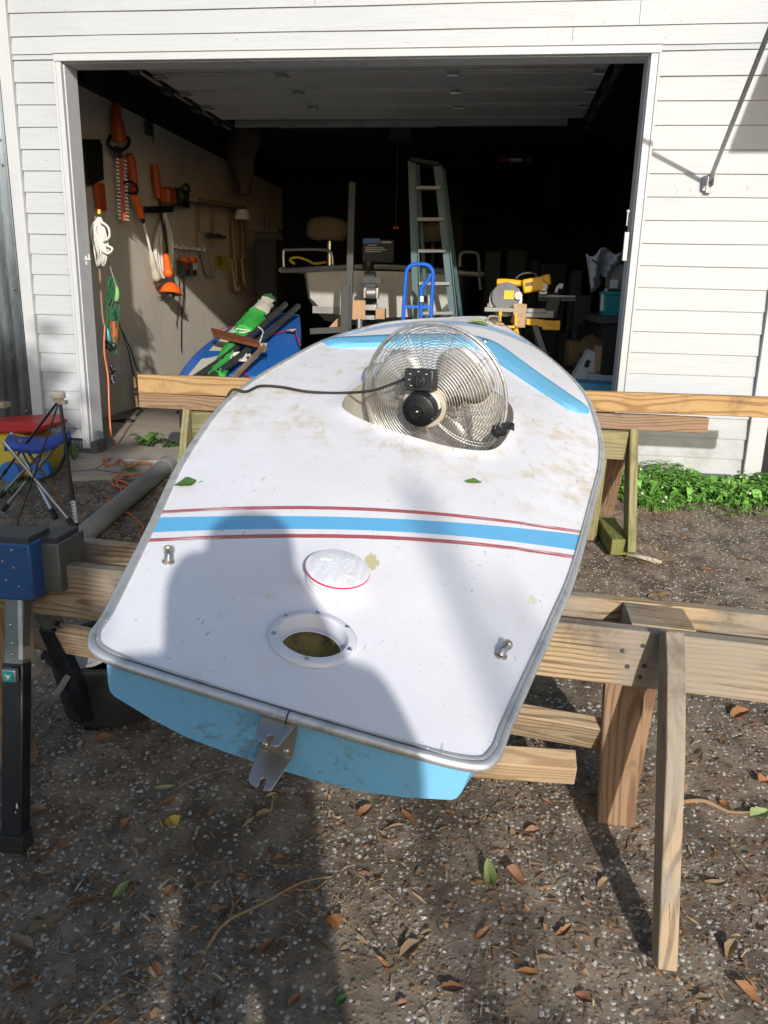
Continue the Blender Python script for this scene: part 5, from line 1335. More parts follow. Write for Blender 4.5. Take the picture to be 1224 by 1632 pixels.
# ------------------------------------------------------------------ blue boat with sailing gear
BH = thing('blue_boat_hull', 'blue sailing hull lying inside the doorway loaded with spars', 'boat', (.6, 1.8, .4))
Lh = [ay(281, 600, .95), ay(300, 572, 1.25), ay(330, 545, 1.75), ay(366, 522, 2.3), ay(408, 506, 3.0)]
Rh = [ay(452, 606, .95), ay(470, 585, 1.25), ay(479, 552, 1.75), ay(480, 527, 2.2), ay(478, 502, 3.0)]
Lc, Rc = cr(Lh, 5), cr(Rh, 5)
rows = []
for a, b in zip(Lc, Rc):
    w = b - a; rows.append([a + Vector((.03, 0, -.16)), a + Vector((0, 0, -.02)), a + Vector((.015, 0, .0))] + [a + w * s + Vector((0, 0, .03 * math.sin(math.pi * s))) for s in (.1, .25, .4, .55, .7, .85, .95)] + [b + Vector((-.01, 0, 0)), b + Vector((0, 0, -.02)), b + Vector((-.04, 0, -.22))])
mb = MB(); mb.grid(rows); mb.poly(rows[0]); mb.poly(rows[-1]); part(BH, 'hull', mb, M['blue_hull'], smooth=45)
def onh(u, v, dz=0):
    """on the sloping blue deck"""
    n = (Lh[3] - Lh[0]).cross(Rh[0] - Lh[0]).normalized(); d = ray(u, v); t_ = (Lh[0] + Vector((0, 0, .025 + dz)) - CAM).dot(n) / d.dot(n); return CAM + d * t_
mb = MB(); P = [onh(298, 600, .018), onh(343, 548, .018), onh(392, 504, .02)]; Q = [onh(326, 600, .026), onh(366, 548, .026), onh(406, 504, .026)]
mb.grid([cr(P, 4), cr(Q, 4)]); part(BH, 'stripe', mb, M['sail_white'])
for u in (292, 440):
    q = ay(u, 640, 1.0); mb = MB(); mb.bar((q.x, q.y, .26), (q.x, q.y, .0), .05, .05, (1, 0, 0)); part(BH, 'cradle_leg', mb, M['black'])
mb = MB(); mb.bar((.05, 1.05, .24), (1.15, 1.05, .24), .05, .05); mb.bar((.1, 2.6, .42), (1.1, 2.6, .42), .05, .05); mb.bar((.25, 2.6, .42), (.25, 2.6, 0), .05, .05, (1, 0, 0)); mb.bar((.95, 2.6, .42), (.95, 2.6, 0), .05, .05, (1, 0, 0)); part(BH, 'cradle', mb, M['black'])
t = thing('furled_sail', 'rolled green and white sail lying along the blue hull', 'sail', onh(395, 530))
S = [onh(345, 602, .07), onh(362, 565, .08), onh(385, 535, .09), onh(402, 510, .10), onh(418, 492, .11), onh(428, 476, .12)]
c = cr(S, 6); 
def roll(idx, rad, mat, nm, sd):
    r = random.Random(sd); mb = MB(); rows = []
    for i in idx:
        a = c[min(i, len(c) - 1)]; row = []
        tdir = (c[min(i + 1, len(c) - 1)] - c[max(i - 1, 0)]).normalized(); u_ = Vector((0, 0, 1)); u_ = (u_ - tdir * u_.dot(tdir)).normalized(); w_ = tdir.cross(u_)
        rd = rad * (1 + .07 * math.sin(i * 1.1 + sd))
        for k in range(17):
            an = 2 * math.pi * k / 16; q_ = rd * (1 + .13 * math.sin(5 * an + i * .9) + .10 * math.sin(8 * an - i * 1.7) + .05 * r.random()); row.append(a + u_ * q_ * math.sin(an) * .8 + w_ * q_ * math.cos(an))
        rows.append(row)
    mb.grid(rows); mb.poly(rows[0][:-1]); mb.poly(rows[-1][:-1]); return part(t, nm, mb, mat, smooth=60)
roll(range(0, 14), .052, M['sail_green'], 'green_roll', 1); roll(range(13, 21), .080, M['sail_green'], 'green_fold', 4); roll(range(19, 28), .068, M['sail_white'], 'white_roll', 2); roll(range(27, 31), .062, M['net_green'], 'dark_green_roll', 3)
for P, lab in (([(308, 605), (352, 575), (412, 525), (455, 485)], 'dark grey spar lying beside the green sail'), ([(330, 605), (370, 578), (430, 530), (475, 488)], 'dark grey spar lying nearer the middle of the blue hull')):
    mb = MB(); q = [onh(u, v, .095) for u, v in P]; mb.tube(q, .025, 10); mb.tube([q[0] - (q[1] - q[0]) * .03, q[0] + (q[1] - q[0]) * .05], .024, 10); single('boat_spar', mb, M['spar_grey'], lab, 'spar')
t = thing('rudder', 'brown varnished wooden rudder lying across the spars with its tiller', 'rudder', onh(380, 540, .13))
a, b, c_, d = onh(336, 526, .17), onh(412, 546, .14), onh(416, 556, .14), onh(340, 538, .15)
mb = MB(); up = Vector((0, 0, .022)); v = mb.verts([a, b, c_, d]); w = mb.verts([a + up, b + up, c_ + up, d + up]); mb.face(v[::-1]); mb.face(w)
for k in range(4): mb.face([v[k], v[(k + 1) % 4], w[(k + 1) % 4], w[k]])
part(t, 'blade', mb, M['dark_wood'], bevel=.006)
mb = MB(); mb.bar(onh(420, 553, .15), onh(372, 602, .06), .028, .022); part(t, 'tiller', mb, M['brown_wood'])
mb = MB(); mb.box(onh(421, 552, .14), (.05, .05, .05)); mb.tube(cr([onh(420, 548, .17), onh(426, 556, .14), onh(420, 560, .13)], 4), .006, 6); part(t, 'rudder_head', mb, M['galv'], bevel=.004)
mb = MB(); r = random.Random(6)
for k in range(12): mb.tube(cr([onh(358 + r.random() * 44, 568 + r.random() * 14 - 7, .07 + .03 * r.random()) for _ in range(4)], 5), .006, 5)
mb.tube(cr([onh(412, 521, .12), onh(419, 528, .11), onh(416, 540, .12), onh(410, 552, .1)], 5), .006, 6); mb.tube(cr([onh(372, 528, .13), onh(385, 530, .13), onh(398, 527, .13), onh(376, 524, .14)], 5), .005, 6)
single('mainsheet', mb, M['white_rope'], 'tangle of thin white line on the blue hull', 'rope')
for k, (P, lab) in enumerate((([(352, 524), (360, 523), (372, 520)], 'short red strap end showing left of the sail'), ([(418, 540), (440, 532), (462, 526), (470, 526), (474, 540), (479, 550)], 'red ratchet strap over the right side of the blue hull'), ([(386, 586), (391, 596), (398, 603)], 'red and white strap end hanging near the tiller'))):
    mb = MB(); q = cr([onh(u, v, .03) for u, v in P], 4); mb.grid([[p + Vector((0, -.016, 0)) for p in q], [p + Vector((0, .016, .006)) for p in q]]); o = single('tie_strap', mb, M['strap_red'], lab, 'strap'); s_ = o.modifiers.new('thick', 'SOLIDIFY'); s_.thickness = .003
mb = MB(); mb.box(onh(463, 526, .045), (.07, .045, .02)); mb.box(onh(467, 525, .06), (.05, .03, .012)); single('ratchet_buckle', mb, M['chrome'], 'bright metal buckle on the red ratchet strap', 'buckle', bevel=.003)

# ------------------------------------------------------------------ further inside
J = thing('jon_boat', 'grey aluminium fishing boat on a trailer deep in the garage', 'boat', (1.35, 3.2, .7))
YJ = 3.15
g0, g1, zt_, zb = ay(452, 432, YJ), ay(764, 436, YJ), ay(600, 432, YJ).z, ay(600, 508, YJ).z
cx = (g0.x + g1.x) / 2; hw = (g1.x - g0.x) / 2
rows = []
for y, f, b in ((0, .90, .0), (.06, .95, -.02), (.35, .98, -.10), (1.2, 1.0, -.13), (3.2, 1.0, -.13)):
    w = hw * f; zz = zb + b + .04; row = []
    for s in (-1, 1):
        seq = [(1.0, zt_), (.84, zt_ - .035), (.82, zt_ - .14), (.80, zt_ - .26), (.75, zz + .10), (.66, zz + .02), (.5, zz - .01), (0, zz - .03)]
        row += [Vector((cx + s * w * a, YJ + y + (zt_ - z) * (.03 if y < .1 else 0), z)) for a, z in (seq if s < 0 else seq[-2::-1])]
    rows.append(row)
mb = MB(); mb.grid(rows); mb.poly(rows[0]); part(J, 'hull', mb, M['boat_grey'], smooth=40)
mb = MB(); mb.tube(cr([(cx - hw * 1.0, YJ + 3.1, zt_ + .02), (cx - hw * 1.0, YJ + .3, zt_ + .0), (cx - hw * .93, YJ - .02, zt_ - .01), (cx, YJ - .06, zt_ + .04), (cx + hw * .93, YJ - .02, zt_ - .01), (cx + hw * 1.0, YJ + .3, zt_ + .0), (cx + hw * 1.0, YJ + 3.1, zt_ + .02)], 6), .024, 8); part(J, 'gunwale', mb, M['galv'])
mb = MB(); mb.box((cx, YJ + .9, zt_ + .005), (hw * 1.96, 1.7, .02)); part(J, 'casting_deck', mb, M['dark_grey'])
mb = MB(); mb.tube(cr(jy([(452, 425), (452, 401), (460, 398), (515, 398), (528, 404), (530, 424)], YJ + .1), 4), .014, 8); part(J, 'grab_rail', mb, M['galv'])
mb = MB(); mb.tube(cr(jy([(733, 425), (735, 404), (752, 402), (762, 408), (764, 440), (766, 462)], YJ + .05), 4), .014, 8); part(J, 'grab_rail', mb, M['galv'])
for u0, u1, v0, v1 in ((500, 546, 449, 461), (497, 545, 489, 499)): 
    a = ay(u0, v1, YJ - .02); b = ay(u1, v0, YJ - .02); mb = MB(); mb.box(((a.x + b.x) / 2, YJ + .03, (a.z + b.z) / 2), (b.x - a.x, .04, b.z - a.z)); part(J, 'bunk_pad', mb, M['tin_grey'])
q = ay(587, 422, YJ - .06); mb = MB(); mb.lathe([(.001, -.05), (.05, -.05), (.06, -.01), (.055, .03), (.001, .035)], Matrix.Translation(q), 16); part(J, 'bow_roller', mb, M['black'])
for u, v, sc in ((522, 366, 1.0), (688, 372, .8)):
    q = ay(u, v, YJ + .7); mb = MB(); rows = []
    r = random.Random(u)
    for j in range(7):
        th = math.pi * (j + .2) / 7.2; rows.append([q + Vector((math.cos(2 * math.pi * k / 18) * .21 * sc * math.sin(th) ** .5 * (1 + .1 * r.random()), .18 * math.sin(2 * math.pi * k / 18) * math.sin(th) ** .5, .11 * sc * math.cos(th) * (1 + .2 * r.random()))) for k in range(19)])
    mb.grid(rows); se = part(J, 'seat', mb, M['canvas'], smooth=70); mb = MB(); mb.cyl(q + Vector((.02, 0, -.09)), Vector((q.x + .02, q.y, zt_)), .022, 8); part(se, 'pedestal', mb, M['chrome'])
mb = MB(); mb.tube(cr(jy([(470, 421), (462, 414), (472, 410), (490, 415), (500, 420), (520, 418)], YJ + .25), 4), .012, 6); single('dock_line', mb, M['sign_yellow'], 'yellow line bundled on the bow of the grey fishing boat', 'rope')
t = thing('motor_carton', 'black carton with pale blue and white print on the grey fishing boat', 'carton', ay(600, 415, YJ + .35))
a = ay(577, 418, YJ + .3); b = ay(628, 382, YJ + .3); mb = MB(); mb.box(((a.x + b.x) / 2, YJ + .45, (a.z + b.z) / 2), (b.x - a.x, .28, b.z - a.z)); part(t, 'box', mb, M['black'], bevel=.004)
mb = MB(); q0 = ay(578, 384, YJ + .297); 
def ln(u0, u1, v, h): 
    a = ay(u0, v, YJ + .298); b = ay(u1, v, YJ + .298); mb.bar(a, b, h, .003)
ln(579, 606, 384, .045); part(t, 'blue_band', mb, M['blue_frame']); mb = MB()
ln(608, 624, 386, .016); ln(586, 600, 391, .010); ln(582, 612, 395, .008); ln(582, 616, 398, .008); ln(582, 608, 401, .008); part(t, 'print_lines', mb, M['white_plastic'])
# trailer winch post, dark upright
t = thing('trailer_winch', 'boat trailer winch post and tongue jack before the grey fishing boat', 'trailer part', ay(592, 520, 2.6))
mb = MB(); mb.bar(ay(592, 515, 2.6), ay(590, 435, 2.75), .10, .06, (1, 0, 0)); part(t, 'post', mb, M['trailer'], bevel=.004)
mb = MB(); mb.box(ay(592, 467, 2.55), (.13, .08, .09)); mb.cyl(ay(585, 467, 2.5), ay(600, 467, 2.5), .05, 14); part(t, 'winch', mb, M['galv'], bevel=.004)
mb = MB(); mb.box(ay(592, 490, 2.5), (.10, .08, .05)); mb.box(ay(592, 506, 2.5), (.12, .08, .04)); part(t, 'coupler', mb, M['galv'], bevel=.004)
mb = MB(); mb.bar(ay(578, 447, 2.7), ay(608, 447, 2.7), .05, .05); mb.bar(ay(585, 425, 2.8), ay(592, 450, 2.7), .03, .03, (1, 0, 0)); mb.bar((1.2, 2.65, .42), (1.2, 5.5, .42), .08, .08); mb.bar((1.2, 2.9, .42), (1.2, 2.9, .0), .06, .06, (1, 0, 0)); part(t, 'tongue', mb, M['trailer'])
t = thing('steel_upright', 'tall dark metal upright with a foot plate in front of the grey boat', 'post', ay(552, 520, 2.3))
mb = MB(); mb.bar(ay(555, 525, 2.3), ay(562, 290, 2.3), .055, .04, (1, 0, 0)); part(t, 'post', mb, M['trailer'], bevel=.003)
mb = MB(); mb.bar(ay(550, 530, 2.28), ay(551, 455, 2.28), .07, .05, (1, 0, 0)); mb.bar(ay(495, 528, 2.28), ay(552, 525, 2.28), .05, .06); part(t, 'base', mb, M['trailer'], bevel=.003)
mb = MB(); a = ay(570, 494, 2.4); mb.box(a, (.12, .10, .16), rz=.3); single('carton', mb, M['cardboard'], 'small brown cardboard box between the upright and the winch post', 'carton', bevel=.004)
mb = MB(); mb.prism([(-.11, 0), (.08, 0), (.08, .2)], .06, Matrix.Translation(ay(545, 522, 2.5)) @ Matrix(((1, 0, 0, 0), (0, 0, -1, 0), (0, 1, 0, 0), (0, 0, 0, 1)))); single('carton', mb, M['cardboard'], 'torn triangle of cardboard leaning behind the dark upright', 'carton')
mb = MB(); mb.cyl(ay(573, 525, 2.35), ay(573, 508, 2.35), .025, 10); single('steel_pipe', mb, M['galv'], 'short grey pipe stub right of the dark upright', 'pipe')
mb = MB(); mb.box(ay(607, 500, 2.45), (.08, .10, .09)); single('carton', mb, M['cardboard'], 'brown box just right of the winch post', 'carton', bevel=.004)
# hand truck
t = thing('hand_truck', 'blue tubular hand truck standing behind the bow', 'hand truck', ay(666, 510, 1.7))
YH = 1.7
mb = MB(); mb.tube(cr(jy([(640, 560), (643, 500), (647, 440), (650, 428), (658, 422), (670, 421), (682, 423), (689, 431), (690, 445), (687, 500), (685, 560)], YH), 4), .015, 10); fr = part(t, 'frame', mb, M['blue_frame'])
mb = MB(); mb.tube(cr(jy([(687, 436), (682, 447), (673, 458), (671, 475), (671, 560)], YH - .02), 4), .014, 10); part(t, 'handle', mb, M['blue_frame'])
mb = MB(); mb.bar(ay(643, 489, YH), ay(688, 489, YH), .022, .03); part(t, 'crossbar', mb, M['blue_frame'], bevel=.002)
mb = MB(); mb.tube(jy([(672, 472), (672, 481)], YH - .035), .016, 8); part(t, 'grip', mb, M['white_plastic'])
zf = .0; q = ay(665, 560, YH); mb = MB(); mb.box((q.x, YH - .10, .012), (.34, .22, .012)); part(t, 'toe_plate', mb, M['blue_frame'])
for s in (-1, 1):
    mb = MB(); mb.tube([(q.x + s * .12, YH, .55), (q.x + s * .12, YH + .02, .02)], .014, 8); part(t, 'lower_rail', mb, M['blue_frame'])
    mb = MB(); mb.lathe([(.001, -.03), (.10, -.03), (.12, -.02), (.12, .02), (.10, .03), (.001, .03)], Matrix.Translation((q.x + s * .2, YH + .1, .12)) @ Matrix.Rotation(R(90), 4, 'Y'), 20); part(t, 'wheel', mb, M['rubber'])
# ladder
t = thing('step_ladder', 'tall pale teal step ladder standing in front of the grey boat', 'ladder', ay(690, 510, 2.25))
YL = 2.25
def down(a, b, k): return a + (b - a) * k
for P in (((657, 256), (665, 505)), ((698, 264), (723, 505))):
    a, b = ay(*P[0], YL), ay(*P[1], YL); kf = (a.z - .01) / (a.z - b.z)
    mb = MB(); mb.bar(a, down(a, b, kf), .07, .03, (1, 0, 0)); mb.bar(a + Vector((.03, -.02, 0)), down(a, b, kf) + Vector((.03, -.02, 0)), .010, .04, (1, 0, 0)); part(t, 'rail', mb, M['teal'], bevel=.002)
    mb = MB(); mb.bar(a + Vector((.04, .05, -.02)), down(a, b, kf) + Vector((.05, .65, 0)), .03, .05, (1, 0, 0)); part(t, 'rear_rail', mb, M['teal'], bevel=.002)
for v, u0, u1 in ((300, 664, 703), (350, 665, 707), (400, 667, 711), (452, 668, 717), (499, 670, 722), (560, 672, 727), (620, 674, 733)):
    mb = MB(); mb.bar(ay(u0, v, YL - .01), ay(u1, v, YL - .01), .025, .08); part(t, 'step', mb, M['tin_grey'] if v < 510 else M['teal'], bevel=.002)
mb = MB(); a = ay(655, 256, YL); b = ay(700, 263, YL); mb.bar(a, b, .03, .16); part(t, 'top_cap', mb, M['clutter'], bevel=.004)
# mitre saw on its stand
t = thing('mitre_saw', 'yellow and grey sliding mitre saw on a folding stand', 'mitre saw', ay(820, 495, 1.35))
YM = 1.35
def mx(u, v, d=0): return ay(u, v, YM + d)
mb = MB(); mb.tube(cr([mx(792, 450), mx(806, 450), mx(822, 451), mx(834, 452)], 3), [.022, .025, .025, .025, .024, .024, .022, .022, .02, .02], 10); part(t, 'handle', mb, M['yellow'])
mb = MB(); M_ = Matrix.Translation(mx(850, 454)) @ Matrix.Rotation(-.2, 4, 'Y'); mb.box((0, 0, 0), (.15, .12, .095), M_); mb.box((.09, .0, .015), (.06, .10, .075), M_); mo = part(t, 'motor', mb, M['yellow'], bevel=.012)
mb = MB(); mb.box((-.03, -.0625, .01), (.05, .004, .022), M_); part(mo, 'brand_plate', mb, M['black'])
tx = bpy.data.curves.new('lettering_curve', 'FONT'); tx.body = 'DEWALT'; tx.size = .020; tx.align_x = 'CENTER'; tx.align_y = 'CENTER'; tx.extrude = .0006
tc = bpy.data.objects.new('lettering_curve', tx); C.objects.link(tc); bpy.context.view_layer.update(); tm = bpy.data.meshes.new_from_object(tc.evaluated_get(bpy.context.evaluated_depsgraph_get())); bpy.data.objects.remove(tc)
to = bpy.data.objects.new('brand_lettering', tm); C.objects.link(to); to.parent = mo; tm.materials.clear(); tm.materials.append(M['yellow'])
to.matrix_basis = ROOTM[t.name].inverted() @ M_ @ Matrix.Translation((-.03, -.0655, .01)) @ Matrix.Rotation(R(90), 4, 'X') @ Matrix.Scale(.62, 4)
mb = MB(); mb.lathe([(.001, -.03), (.095, -.03), (.10, -.02), (.10, .02), (.095, .03), (.001, .03)], Matrix.Translation(mx(806, 473)) @ Matrix.Rotation(R(90), 4, 'X') , 32); gd = part(t, 'blade_guard', mb, M['saw_grey'])
mb = MB(); mb.lathe([(.001, -.004), (.115, -.004), (.115, .004), (.001, .004)], Matrix.Translation(mx(806, 478, .02)) @ Matrix.Rotation(R(90), 4, 'X'), 40); part(t, 'saw_blade', mb, M['galv'])
mb = MB(); mb.box(mx(811, 470, -.034), (.07, .006, .06)); part(gd, 'warning_label', mb, M['sign_yellow']); mb = MB(); mb.cyl(mx(826, 471, -.05), mx(826, 471, 0), .028, 14); part(gd, 'arbor_cap', mb, M['galv'])
mb = MB(); mb.tube(cr([mx(822, 444), mx(833, 436), mx(852, 436), mx(856, 446)], 4), .009, 6); part(t, 'carry_handle', mb, M['black'])
mb = MB(); mb.cyl(mx(858, 472), mx(917, 473), .010, 8); mb.cyl(mx(858, 477, .05), mx(917, 478, .05), .010, 8); part(t, 'slide_rail', mb, M['bar_silver'])
mb = MB(); mb.box(mx(866, 458), (.06, .06, .10)); mb.cyl(mx(866, 457, -.06), mx(866, 457, 0), .035, 12); part(t, 'bevel_head', mb, M['galv'], bevel=.006)
mb = MB(); mb.bar(mx(877, 505, .02), mx(885, 468, .02), .09, .05, (1, 0, 0)); part(t, 'rear_arm', mb, M['dark_grey'], bevel=.01)
mb = MB(); mb.tube(cr([mx(886, 466, -.02), mx(889, 458, -.03), mx(893, 454, -.03), mx(896, 455, -.03), mx(893, 460, -.03)], 4), .010, 6); part(t, 'clamp_lever', mb, M['white_plastic'])
mb = MB(); mb.box(mx(820, 494), (.42, .22, .03)); mb.box(mx(856, 500), (.22, .20, .05)); mb.box(mx(790, 488, .05), (.12, .03, .04)); part(t, 'table', mb, M['tin_grey'], bevel=.004)
mb = MB()
for u in (797, 822): mb.bar(mx(u, 499, -.16), mx(u, 523, -.16), .018, .03, (1, 0, 0))
mb.bar(mx(795, 521, -.16), mx(824, 521, -.16), .018, .03); mb.bar(mx(795, 500, -.16), mx(800, 500, -.16), .03, .04); mb.bar(mx(822, 524, -.16), mx(828, 548, -.14), .03, .03, (1, 0, 0)); sb = part(t, 'stand_bracket', mb, M['yellow'], bevel=.003)
mb = MB(); mb.bar(mx(815, 508, -.02), mx(884, 518, -.02), .05, .10); mb.box(mx(878, 518, -.02), (.12, .10, .065)); part(t, 'stand_beam', mb, M['yellow'], bevel=.004)
for u0, u1, d in ((800, 775, -.2), (852, 880, -.2), (800, 785, .3), (852, 870, .3)):
    a = mx(u0, 520, d * .3); b = mx(u1, 600, d); kf = a.z / (a.z - b.z); mb = MB(); mb.bar(a, a + (b - a) * kf, .035, .035, (1, 0, 0)); part(t, 'stand_leg', mb, M['saw_grey'])
mb = MB(); mb.box(mx(828, 503, -.10), (.09, .03, .16)); single('wood_block', mb, M['pale_wood'], 'pale square of wood standing on the mitre saw table', 'block', bevel=.003)
# right hand bench and what lies on it
t = thing('work_counter', 'pale topped wooden counter along the right side of the garage', 'counter', (3.3, 1.2, 0))
mb = MB(); mb.box((3.36, 1.65, .845), (.64, 1.5, .045)); part(t, 'top', mb, M['clutter_light'], bevel=.004)
mb = MB(); mb.box((3.40, 1.65, .76), (.52, 1.4, .12)); part(t, 'apron', mb, M['clutter'])
for y in (1.0, 2.3): mb = MB(); mb.box((3.14, y, .41), (.09, .09, .82)); part(t, 'leg', mb, M['clutter'])
def crate(name, x0, y0, z0, sx, sy, sz, mat, label, cat, lid=None, lidm=None, rz=0, taper=.92):
    T = Matrix.Translation((x0, y0, z0)) @ Matrix.Rotation(rz, 4, 'Z'); t = thing(name, label, cat, M=T)
    mb = MB(); v = mb.verts([Vector((a * sx / 2 * k, b * sy / 2 * k, z)) for k, z in ((taper, 0), (1, sz)) for a, b in ((-1, -1), (1, -1), (1, 1), (-1, 1))])
    mb.face(v[:4][::-1]); mb.face(v[4:])
    for k in range(4): mb.face([v[k], v[(k + 1) % 4], v[4 + (k + 1) % 4], v[4 + k]])
    part(t, 'body', mb, mat, local=True, bevel=.008)
    if lidm: mb = MB(); mb.box((0, 0, sz + .012), (sx * 1.05, sy * 1.05, .026)); part(t, 'lid', mb, lidm, local=True, bevel=.006)
    return t
crate('storage_bin', 3.17, 1.05, .868, .21, .26, .13, M['teal_bin'], 'teal plastic bin on the counter beside the right jamb', 'bin', lidm=M['teal_bin'])
crate('storage_bin', 3.20, 1.08, 1.03, .22, .26, .16, M['tin_grey'], 'grey bin stacked on the teal one under the plastic bag', 'bin', lidm=M['clutter_light'])
mb = MB(); q = ay(978, 455, .92); mb.box(q + Vector((0, 0, .01)), (.05, .004, .05)); single('paper_note', mb, M['white_box'], 'white paper note stuck on the grey bin', 'note')
mb = MB(); rows = []; r = random.Random(3)
for j in range(9):
    row = []
    for i in range(13):
        u = 934 + (1000 - 934) * i / 12; e = 400 + 6 * math.sin(i * .9) + (10 - i) * (.4 if i < 4 else 0)
        low = (468 - 4.5 * i if i < 4 else 440 + 3 * math.sin(i * 1.3)); v = e + (low - e) * j / 8; u2 = u + (8 * (j / 8) if i < 4 else 0)
        row.append(ay(u2, v, .86 + .05 * math.sin(i * 1.1 + j * .6) + .04 * r.random() + .012 * j))
    rows.append(row)
mb.grid(rows); o = single('plastic_bag', mb, M['bag'], 'crumpled grey white plastic bag draped on the bins by the right jamb', 'bag', smooth=40); s_ = o.modifiers.new('thick', 'SOLIDIFY'); s_.thickness = .002
q = ay(945, 418, .84); mb = MB(); mb.tube(cr(jy([(943, 414), (950, 418), (954, 426), (952, 432)], .835), 4), .006, 6); o = single('bag_handle_cord', mb, M['black'], 'black handle cord on the grey plastic bag', 'cord')
mb = MB(); mb.tube(jy([(962, 495), (963, 470), (967, 460)], 1.0), [.022, .022, .008], 10); single('spray_bottle', mb, M['white_box'], 'small pale bottle on the counter left of the teal bin', 'bottle')
crate('carton', 3.13, 1.15, .50, .13, .24, .17, M['cardboard'], 'open brown cardboard box under the counter by the right jamb', 'carton')
crate('carton', 3.10, 1.10, .30, .16, .30, .19, M['white_box'], 'white cardboard carton under the brown one', 'carton')
crate('carton', 3.14, 1.20, .0, .20, .36, .29, M['clutter_light'], 'dusty carton on the floor under the counter', 'carton')
t = thing('paper_bin', 'tilted white plastic bin at the foot of the counter', 'bin', M=Matrix.Translation((2.98, 1.25, .38)) @ Matrix.Rotation(.3, 4, 'Y'))
mb = MB(); mb.prism([(-.07, 0), (.06, 0), (.08, .26), (-.03, .26)], .20, Matrix(((1, 0, 0, 0), (0, 0, 1, 0), (0, 1, 0, 0), (0, 0, 0, 1)))); part(t, 'body', mb, M['white_box'], local=True, bevel=.01); mb = MB(); mb.box((-.01, -.102, .17), (.03, .006, .05)); part(t, 'handle_slot', mb, M['black'], local=True)
mb = MB(); mb.box((2.97, 1.20, .19), (.26, .4, .38)); single('floor_crate', mb, M['clutter_light'], 'grey crate on the floor holding the tilted white bin', 'crate', bevel=.01)
mb = MB(); mb.bar(ay(918, 614, .8), ay(978, 618, .8), .06, .28); single('plastic_tray', mb, M['splash'], 'bright blue plastic tray just behind the rear timber on the right', 'tray', bevel=.01)
mb = MB(); mb.box((2.87, .94, .20), (.36, .30, .40)); single('low_crate', mb, M['clutter'], 'dark crate under the bright blue tray', 'crate', bevel=.01)
q = ay(945, 553, 1.9); mb = MB(); mb.lathe([(.001, -.02), (.09, -.02), (.10, 0), (.09, .02), (.03, .02), (.001, .02)], Matrix.Translation(q) @ Matrix.Rotation(R(80), 4, 'X'), 24); single('cable_reel', mb, M['cork'], 'round wooden reel among the clutter under the counter', 'reel')
# clutter at the back
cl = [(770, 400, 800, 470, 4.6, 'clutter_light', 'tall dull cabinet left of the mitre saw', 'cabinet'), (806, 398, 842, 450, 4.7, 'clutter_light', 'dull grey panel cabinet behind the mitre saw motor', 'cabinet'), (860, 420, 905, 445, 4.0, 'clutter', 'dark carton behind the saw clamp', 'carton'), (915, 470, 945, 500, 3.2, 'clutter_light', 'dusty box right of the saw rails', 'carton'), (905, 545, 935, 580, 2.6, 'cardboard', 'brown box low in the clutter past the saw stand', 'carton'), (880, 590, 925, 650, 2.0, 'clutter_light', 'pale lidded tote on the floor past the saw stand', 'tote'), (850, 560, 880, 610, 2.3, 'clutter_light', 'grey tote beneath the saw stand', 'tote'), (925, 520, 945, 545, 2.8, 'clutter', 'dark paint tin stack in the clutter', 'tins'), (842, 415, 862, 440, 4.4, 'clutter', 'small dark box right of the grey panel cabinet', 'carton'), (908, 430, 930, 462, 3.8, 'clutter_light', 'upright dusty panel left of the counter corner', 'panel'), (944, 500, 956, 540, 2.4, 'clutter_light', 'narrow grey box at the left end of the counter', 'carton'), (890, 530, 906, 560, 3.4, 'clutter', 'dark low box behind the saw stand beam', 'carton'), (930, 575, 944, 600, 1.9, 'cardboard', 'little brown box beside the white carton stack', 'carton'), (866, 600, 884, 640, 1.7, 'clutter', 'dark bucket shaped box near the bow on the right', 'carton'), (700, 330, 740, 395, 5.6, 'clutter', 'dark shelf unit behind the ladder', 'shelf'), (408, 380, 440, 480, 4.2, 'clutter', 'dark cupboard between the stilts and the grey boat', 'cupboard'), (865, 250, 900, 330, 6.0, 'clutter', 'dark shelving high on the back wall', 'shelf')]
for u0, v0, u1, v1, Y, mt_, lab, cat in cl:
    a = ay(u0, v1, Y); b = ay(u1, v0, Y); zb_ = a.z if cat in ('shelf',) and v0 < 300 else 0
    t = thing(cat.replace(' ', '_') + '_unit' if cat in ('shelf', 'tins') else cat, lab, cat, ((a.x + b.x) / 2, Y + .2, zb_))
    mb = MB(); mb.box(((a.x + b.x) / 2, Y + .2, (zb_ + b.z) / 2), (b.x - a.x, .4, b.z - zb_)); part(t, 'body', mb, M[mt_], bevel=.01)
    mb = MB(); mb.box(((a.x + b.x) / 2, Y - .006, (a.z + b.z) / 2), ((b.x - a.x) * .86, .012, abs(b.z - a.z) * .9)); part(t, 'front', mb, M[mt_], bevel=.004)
mb = MB(); q = ay(425, 372, 4.0); mb.box(q + Vector((0, 0, .02)), (.30, .2, .03)); mb.cyl(q, q + Vector((0, 0, .18)), .025, 8); single('shelf_lamp', mb, M['clutter_light'], 'dim spindle ornament on a ledge left of the grey boat', 'ornament')
